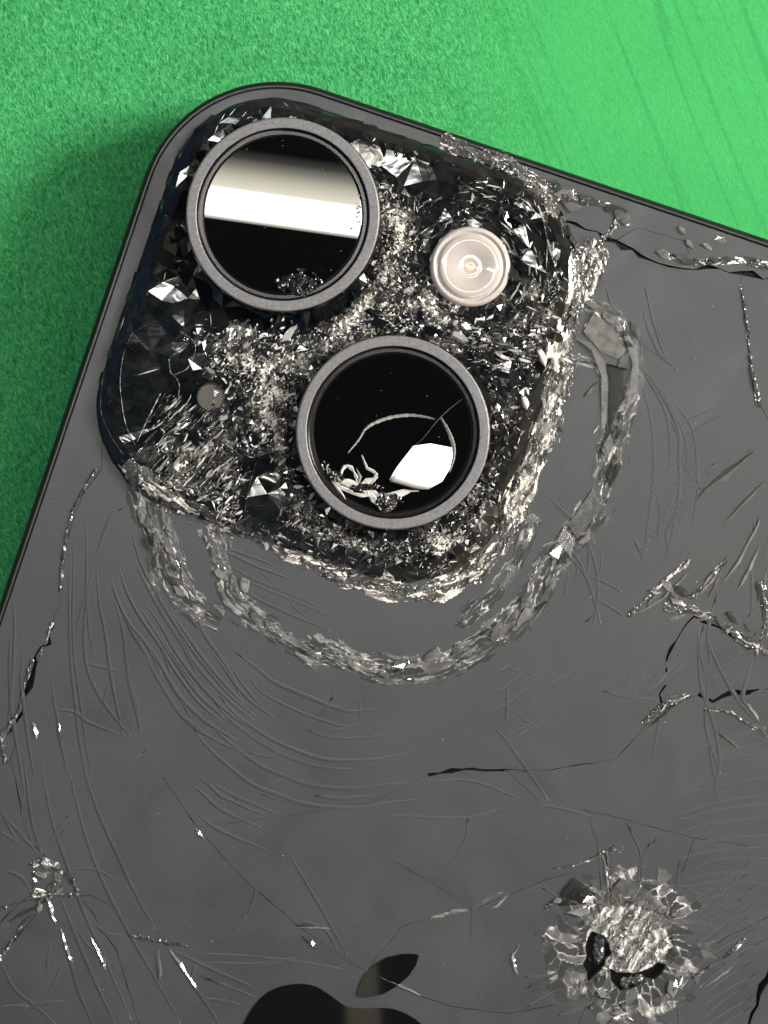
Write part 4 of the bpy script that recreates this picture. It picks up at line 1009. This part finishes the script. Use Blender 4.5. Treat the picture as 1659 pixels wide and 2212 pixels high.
family([(1010, 1500), (1100, 1440), (1190, 1350)], [(1060, 1640), (1200, 1560), (1330, 1420)], 6, .28, .03)
family([(470, 1180), (600, 1230), (760, 1290)], [(500, 1260), (640, 1330), (800, 1390)], 5, .24, .02)
# bright slivers standing in the hairlines
def slivers(line, w_, h):
    return ridge(line, w_, h, M_flake, 'glass_sliver', .03)
for ln_ in (((790, 2097), (861, 2130), (911, 2153)), ((640, 2005), (720, 2007)), ((650, 2020), (690, 2055)), ((930, 1985), (970, 1975), (1015, 1966)), ((1060, 1960), (1100, 1930)), ((130, 2005), (145, 2060), (155, 2085)), ((100, 1940), (120, 2000)), ((195, 2025), (230, 2100)),
            ((365, 2050), (430, 2150)), ((340, 2050), (345, 2120)), ((68, 1560), (80, 1600)), ((125, 1560), (132, 1600)), ((1500, 1080), (1550, 1030), (1620, 980)), ((1130, 1330), (1190, 1290)), ((1640, 1180), (1590, 1280)), ((1650, 1040), (1560, 1130)), ((1655, 1230), (1635, 1300)), ((1420, 1275), (1395, 1310)), ((1545, 1580), (1600, 1620)), ((1480, 1330), (1440, 1345)), ((1660, 1600), (1630, 1560)), ((70, 1880), (75, 1930)), ((20, 1990), (60, 1970), (105, 1945)), ((1530, 1290), (1560, 1220), (1575, 1200)), ((1195, 2125), (1145, 2145)), ((1250, 2080), (1190, 2110), (1130, 2140)), ((1500, 2060), (1550, 2030)), ((1520, 2130), (1590, 2080)), ((1300, 1840), (1310, 1900), (1315, 1950)), ((1440, 1985), (1470, 1940)), ((1120, 2040), (1105, 2070), (1118, 2110)), ((1360, 1330), (1430, 1290), (1490, 1230)), ((1500, 1290), (1560, 1225)), ((1400, 1570), (1470, 1510)), ((1610, 1520), (1640, 1560)), ((1020, 1965), (1090, 1925)), ((640, 2000), (690, 2003)), ((420, 1790), (440, 1815)), ((1640, 1120), (1600, 1200), (1560, 1260)), ((1260, 860), (1290, 820)), ((1150, 1340), (1180, 1300))):
    slivers(ln_, .35, .12)

# ------------------------------------------------------------------ single large shards and flakes
def shard_mesh(name, pts, th, mat, curve=0.):
    n = len(pts); c = sum(np.array(q) for q in pts) / n
    V = [(*(c + (np.array(q) - c) * .86), th + curve * random.uniform(-1, 1)) for q in pts] + [(*q, 0) for q in pts]
    F = [tuple(range(n))] + [(i, i + n, (i + 1) % n + n, (i + 1) % n) for i in range(n)]
    me = bpy.data.meshes.new(name); me.from_pydata((np.array(V) * MM).tolist(), [], F); me.materials.append(mat); return me
shapes = []
for i in range(14):
    k = random.randint(4, 7); shapes.append([(math.cos(2 * math.pi * (j + random.uniform(-.3, .3)) / k) * random.uniform(.6, 1.05), math.sin(2 * math.pi * (j + random.uniform(-.3, .3)) / k) * random.uniform(.35, .6)) for j in range(k)])
def loops_ok(s_):
    n = len(s_); return sum(s_[i][0] * s_[(i + 1) % n][1] - s_[(i + 1) % n][0] * s_[i][1] for i in range(n)) > 0
shapes = [s_ for s_ in shapes if loops_ok(s_)]
ME = [shard_mesh('glass_shard', s_, random.uniform(.12, .3), M_shard if k_ % 3 == 0 else M_obs, .05) for k_, s_ in enumerate(shapes)]
MF = [shard_mesh('glass_flake', s_, random.uniform(.06, .15), M_flake, .05) for s_ in shapes]
def place(name, me, x, y, z, sc_, yaw, tilt, tdir, parent):
    o = bpy.data.objects.new(name, me); COL.objects.link(o)
    o.location = (x * MM, y * MM, z * MM); ax = Vector((math.cos(tdir), math.sin(tdir), 0))
    o.rotation_euler = (Matrix.Rotation(tilt, 3, ax) @ Matrix.Rotation(yaw, 3, 'Z')).to_euler(); o.scale = (sc_, sc_ * random.uniform(.6, 1.1), 1)
    part(o, parent); return o
cnt = 0
while cnt < 60:
    u_, v_ = random.uniform(-HB + 1, HB - 1), random.uniform(-HB + 1, HB - 1); q = BC + ux * u_ + vx * v_
    if blocked(q[0], q[1]): continue
    dx_, dy_ = (q[0] - P(310, 850)[0]), (q[1] - P(310, 850)[1])
    if math.hypot(dx_, dy_) < 3.4 or (u_ < -8 and v_ < 2): continue
    place('glass_shard', random.choice(ME), q[0], q[1], plateau_z(q[0], q[1]) + .05, random.choice((.35, .5, .7, 1.0)), tang(q[0], q[1]) + random.gauss(0, .5), abs(random.gauss(0, .35)), random.uniform(0, 6.28), bumpo); cnt += 1
def flakes(line, n, size, wid, tilt=.12):
    pts = catmull([P(*q) for q in line], 8)
    for _ in range(n):
        i = random.randrange(len(pts) - 1); q = pts[i]; d = pts[i + 1] - pts[i]; a = math.atan2(d[1], d[0])
        q = q + np.array((random.gauss(0, wid), random.gauss(0, wid)))
        if blocked(q[0], q[1]): continue
        place('glass_flake', random.choice(MF), q[0], q[1], .03 + plateau_z(q[0], q[1]) * .7, random.uniform(*size), a + random.gauss(0, .3), abs(random.gauss(0, tilt)), random.uniform(0, 6.28), back)
flakes([(1270, 660), (1340, 700), (1360, 800), (1330, 940), (1310, 1040)], 16, (.5, 1.3), .35)
flakes([(1290, 1100), (1210, 1200), (1140, 1310), (1040, 1390)], 18, (.5, 1.3), .4)
flakes([(1000, 1400), (860, 1450), (700, 1410), (560, 1340), (480, 1240)], 22, (.5, 1.1), .4)
flakes([(310, 1080), (340, 1180), (400, 1290)], 14, (.5, 1.3), .4)
flakes([(1240, 600), (1180, 900), (1110, 1120)], 16, (.4, 1.), .4)
flakes([(1250, 1960), (1420, 1960), (1460, 2080), (1380, 2170), (1250, 2150)], 22, (.4, 1.1), .5)
flakes([(1400, 1280), (1500, 1300), (1640, 1400)], 10, (.4, 1.), .5)
flakes([(1190, 440), (1300, 440), (1420, 500), (1560, 560)], 12, (.5, 1.2), .5)
flakes([(80, 1880), (120, 1910), (70, 1960)], 6, (.4, 1.), .3)
# the large curved flakes lifted along the right-hand arc, traced one by one
def flake(pts, z=.04, th=.12, nrm=(0, 0), mat=None, name='glass_flake', parent=back):
    q = [np.array(P(*k)) for k in pts]; n = len(q); c = sum(q) / n
    ar = sum(q[i][0] * q[(i + 1) % n][1] - q[(i + 1) % n][0] * q[i][1] for i in range(n))
    if ar < 0: q = q[::-1]
    zt = [z + th + nrm[0] * (k[0] - c[0]) + nrm[1] * (k[1] - c[1]) for k in q]
    V = [(*(c + (k - c) * .95), max(z + .02, a)) for k, a in zip(q, zt)] + [(*k, z - .03) for k in q]
    F = [tuple(range(n))] + [(i, i + n, (i + 1) % n + n, (i + 1) % n) for i in range(n)]
    o = mesh_obj(name, V, F, mat or M_flake); part(o, parent); return o
def zr(X_, Y_): return (1036.8 + X_ * .375, 604.8 + Y_ * .375)
flake([zr(*q) for q in ((620, 125), (810, 165), (790, 190), (800, 250), (700, 200), (620, 150))], nrm=(.1, .1))
flake([zr(*q) for q in ((730, 480), (850, 510), (850, 640), (820, 850), (780, 960), (700, 1010), (740, 820), (740, 600))], nrm=(-.05, .02))
flake([zr(*q) for q in ((820, 300), (880, 350), (915, 440), (910, 640), (840, 770), (860, 620), (880, 480))], nrm=(.08, 0))
flake([zr(*q) for q in ((560, 340), (640, 360), (720, 470), (745, 600), (740, 820), (700, 860), (700, 560), (640, 400))], nrm=(.06, .05))
flake([zr(*q) for q in ((650, 180), (760, 270), (840, 400), (820, 470), (700, 420), (590, 300))], nrm=(.03, .08))
flake([zr(*q) for q in ((770, 1020), (810, 950), (800, 1100), (760, 1200), (720, 1120))])
flake([zr(*q) for q in ((650, 1200), (700, 1290), (640, 1390), (560, 1500), (500, 1410), (580, 1300))], nrm=(.05, -.04))
flake([zr(*q) for q in ((480, 1420), (550, 1500), (520, 1600), (440, 1500))], nrm=(.03, -.06))
flake([zr(*q) for q in ((1230, 1260), (1380, 1150), (1580, 985), (1480, 1080), (1420, 1160), (1350, 1170))], nrm=(-.05, .1))
flake([(1300, 1945), (1340, 1895), (1405, 1925), (1435, 1975), (1390, 1960), (1350, 1945)], nrm=(.05, .08))
flake([(1215, 1925), (1240, 1895), (1290, 1930), (1265, 1955), (1210, 1955)], nrm=(-.05, .05))

# ------------------------------------------------------------------ loose crumbs lying on the lenses
def crumb_pile(name, label, pts, n, size, z, spread_, bright):
    c = Crumbs()
    for _ in range(n):
        px, py = random.choice(pts); x, y = P(px + random.gauss(0, spread_), py + random.gauss(0, spread_), z)
        Ls = random.uniform(*size)
        c.add(x, y, z + random.uniform(.02, .25), Ls, Ls * random.uniform(.4, .9), random.uniform(.06, .2), random.uniform(0, 6.28), abs(random.gauss(0, .5)), random.uniform(0, 6.28), tone_of(bright))
    o = mesh_obj(name, c.v, c.f, M_crush); at = o.data.attributes.new('tone', 'FLOAT', 'FACE'); at.data.foreach_set('value', c.t)
    o['label'] = label; o['category'] = 'glass crumbs'; return o
def heap(px, py, rx_, ry_, z, name, parent=None, mat=None):
    g = .06; cx, cy = P(px, py, z); ax = rx_ * K; ay = ry_ * K
    A, B = np.meshgrid(np.arange(-ax * 1.3, ax * 1.3, g), np.arange(-ay * 1.3, ay * 1.3, g))
    h, wh, r1, r2 = shatter(A, B, .62, .3, np.full(A.shape, .75) + .5 * fbm(A, B, .8, 401.), 401. + px)
    cov = np.hypot(A / ax, B / ay) + .5 * (r1 - .5) + .3 * fbm(A, B, .9, 411. + px)
    okk = cov < .9; lift = np.clip(1 - cov / .9, 0, 1) ** .5
    return grid_mesh(name, cx + A, cy + B, z + .02 + lift * (.25 + np.clip(h * 1.2, -.2, .4)), wh, okk, mat or M_shat, parent, True)
_part = part
def part(o, parent=phone):
    return o if parent is None else _part(o, parent)
o = heap(648, 612, 48, 26, Z1 - .28, 'glass_crumbs')
for hx, hy, ha, hb in ((1292, 2062, 16, 30), (1296, 2030, 14, 16), (1375, 2118, 34, 12), (1350, 2122, 14, 16)): heap(hx, hy, ha, hb, -.40, 'hole_glass', back, M_layer)
o['label'] = 'small heap of glass crumbs lying at the lower edge of the upper camera lens'; o['category'] = 'glass crumbs'
def strip(pts, w_, n, bright):
    q = catmull(pts, 8); 
    return [q[random.randrange(len(q))] + np.array((random.gauss(0, w_), random.gauss(0, w_))) for _ in range(n)]
c = Crumbs()
def lens_line(pts, w0, tone, rough=False):
    q = catmull(pts, 2 if rough else 10); pp = [PZ(*k) for k in q]; n = len(pp); base = c.n
    for i, k in enumerate(pp):
        d = pp[min(n - 1, i + 1)] - pp[max(0, i - 1)]; d = d / np.linalg.norm(d); nn = np.array((-d[1], d[0]))
        ww = w0 * .5 * (.35 + .65 * math.sin(math.pi * (i + .5) / n)) * random.uniform(.8, 1.2) * (random.uniform(.35, 1.7) if rough else 1); k = k + (np.array((random.gauss(0, .05), random.gauss(0, .05))) if rough else 0)
        c.v += [(*(k + nn * ww), Z1 - .30), (*(k + nn * ww * .4), Z1 - .22), (*(k - nn * ww), Z1 - .30)]; c.n += 3
    for i in range(n - 1):
        a = base + 3 * i; c.f += [(a, a + 1, a + 4, a + 3), (a + 1, a + 2, a + 5, a + 4)]; c.t += [tone, tone]
lens_line([(752, 978), (775, 950), (795, 922), (835, 904), (880, 897), (915, 900), (940, 906)], .24, .8)
lens_line([(952, 902), (968, 930), (980, 965), (978, 995), (970, 1020)], .30, .8)
lens_line([(998, 862), (975, 880), (945, 908), (915, 945), (895, 963)], .07, .75)
lens_line([(712, 1018), (735, 1040), (770, 1048), (800, 1062), (830, 1072), (870, 1062), (905, 1056)], .42, 1, True)
lens_line([(735, 1030), (745, 1008), (760, 1010), (768, 1030), (770, 1048)], .26, 1, True)
lens_line([(782, 985), (792, 1010), (815, 1025), (790, 1040), (772, 1048)], .34, 1, True)
lens_line([(800, 1062), (820, 1090), (835, 1100), (850, 1085), (860, 1068)], .5, 1, True)
lens_line([(715, 1024), (735, 1052), (765, 1066), (800, 1072)], .3, 1, True)
lens_line([(815, 1030), (800, 1046), (792, 1062), (806, 1080)], .3, 1, True)
lens_line([(705, 1010), (722, 1046), (748, 1078)], .22, 1, True)
lens_line([(770, 1010), (776, 1030), (772, 1050)], .16, .8, True)
heap(835, 1084, 34, 24, Z1 - .30, 'crack_web', le2); heap(722, 1030, 24, 16, Z1 - .3, 'crack_web', le2); heap(790, 1052, 36, 11, Z1 - .3, 'crack_web', le2)
for q in strip([(810, 1070), (835, 1085), (850, 1075)], 9, 20, 1): 
    A = PZ(*q); c.add(A[0], A[1], Z1 - .22, random.uniform(.15, .5), random.uniform(.1, .3), .1, random.uniform(0, 6.28), abs(random.gauss(0, .4)), random.uniform(0, 6.28), tone_of(1.5))
for q in strip([(700, 1005), (720, 1030), (760, 1060)], 5, 40, 1):
    A = PZ(*q); c.add(A[0], A[1], Z1 - .22, random.uniform(.1, .35), random.uniform(.08, .2), .08, random.uniform(0, 6.28), abs(random.gauss(0, .4)), random.uniform(0, 6.28), tone_of(1.3))
for _ in range(50):
    a = random.uniform(0, 6.28); r = random.uniform(0, 165) ; A = PZ(849 + r * math.cos(a), 934 + r * math.sin(a)); s_ = random.uniform(.04, .12)
    c.add(A[0], A[1], Z1 - .3, s_, s_ * .6, .04, a, .2, 0, random.uniform(.5, 1))
o = c.build('crack_glass', le2)

# ------------------------------------------------------------------ dust and tiny specks
d1 = Crumbs()
for _ in range(900):
    x = random.uniform(-28, 28); y = random.uniform(-38, 24); q = np.array((x, y)) - corner; u_ = q @ ux; v_ = q @ vx
    if u_ < 1.2 or v_ < 1.2 or on_plateau(x, y): continue
    if noise.noise(Vector((x * .12, y * .12, 6.))) < random.uniform(-.5, .35): continue
    s_ = .03 + .10 * random.random() ** 4; d1.add(x, y, .02, s_, s_ * random.uniform(.4, .9), .03, random.uniform(0, 6.28), .1, 0, random.uniform(.6, 1))
d1.build('glass_dust', back)
d2 = Crumbs()
for lx_, ly_, r_, n_, z in ((lx1, ly1, 5.7, 34, Z1 - .26), (lx1, ly1, 6.9, 26, Z1 + .01), (lx2, ly2, 6.9, 30, Z1 + .01)):
    for _ in range(n_):
        a = random.uniform(0, 6.28); r = r_ * math.sqrt(random.random()) if z < Z1 else random.uniform(6.55, 7.1); s_ = .03 + .10 * random.random() ** 3
        d2.add(lx_ + r * math.cos(a), ly_ + r * math.sin(a), z, s_, s_ * .6, .03, a, .1, 0, random.uniform(.6, 1))
for _ in range(26):     # chipped edge at the right of the upper lens
    x, y = P(770 + random.gauss(0, 7), 455 + random.gauss(0, 22), Z1 - .27); s_ = random.uniform(.08, .35)
    d2.add(x, y, Z1 - .24, s_, s_ * random.uniform(.2, .6), .05, random.uniform(0, 6.28), random.uniform(0, .4), random.uniform(0, 6), random.uniform(.2, .8))
d2.build('glass_dust', bumpo)
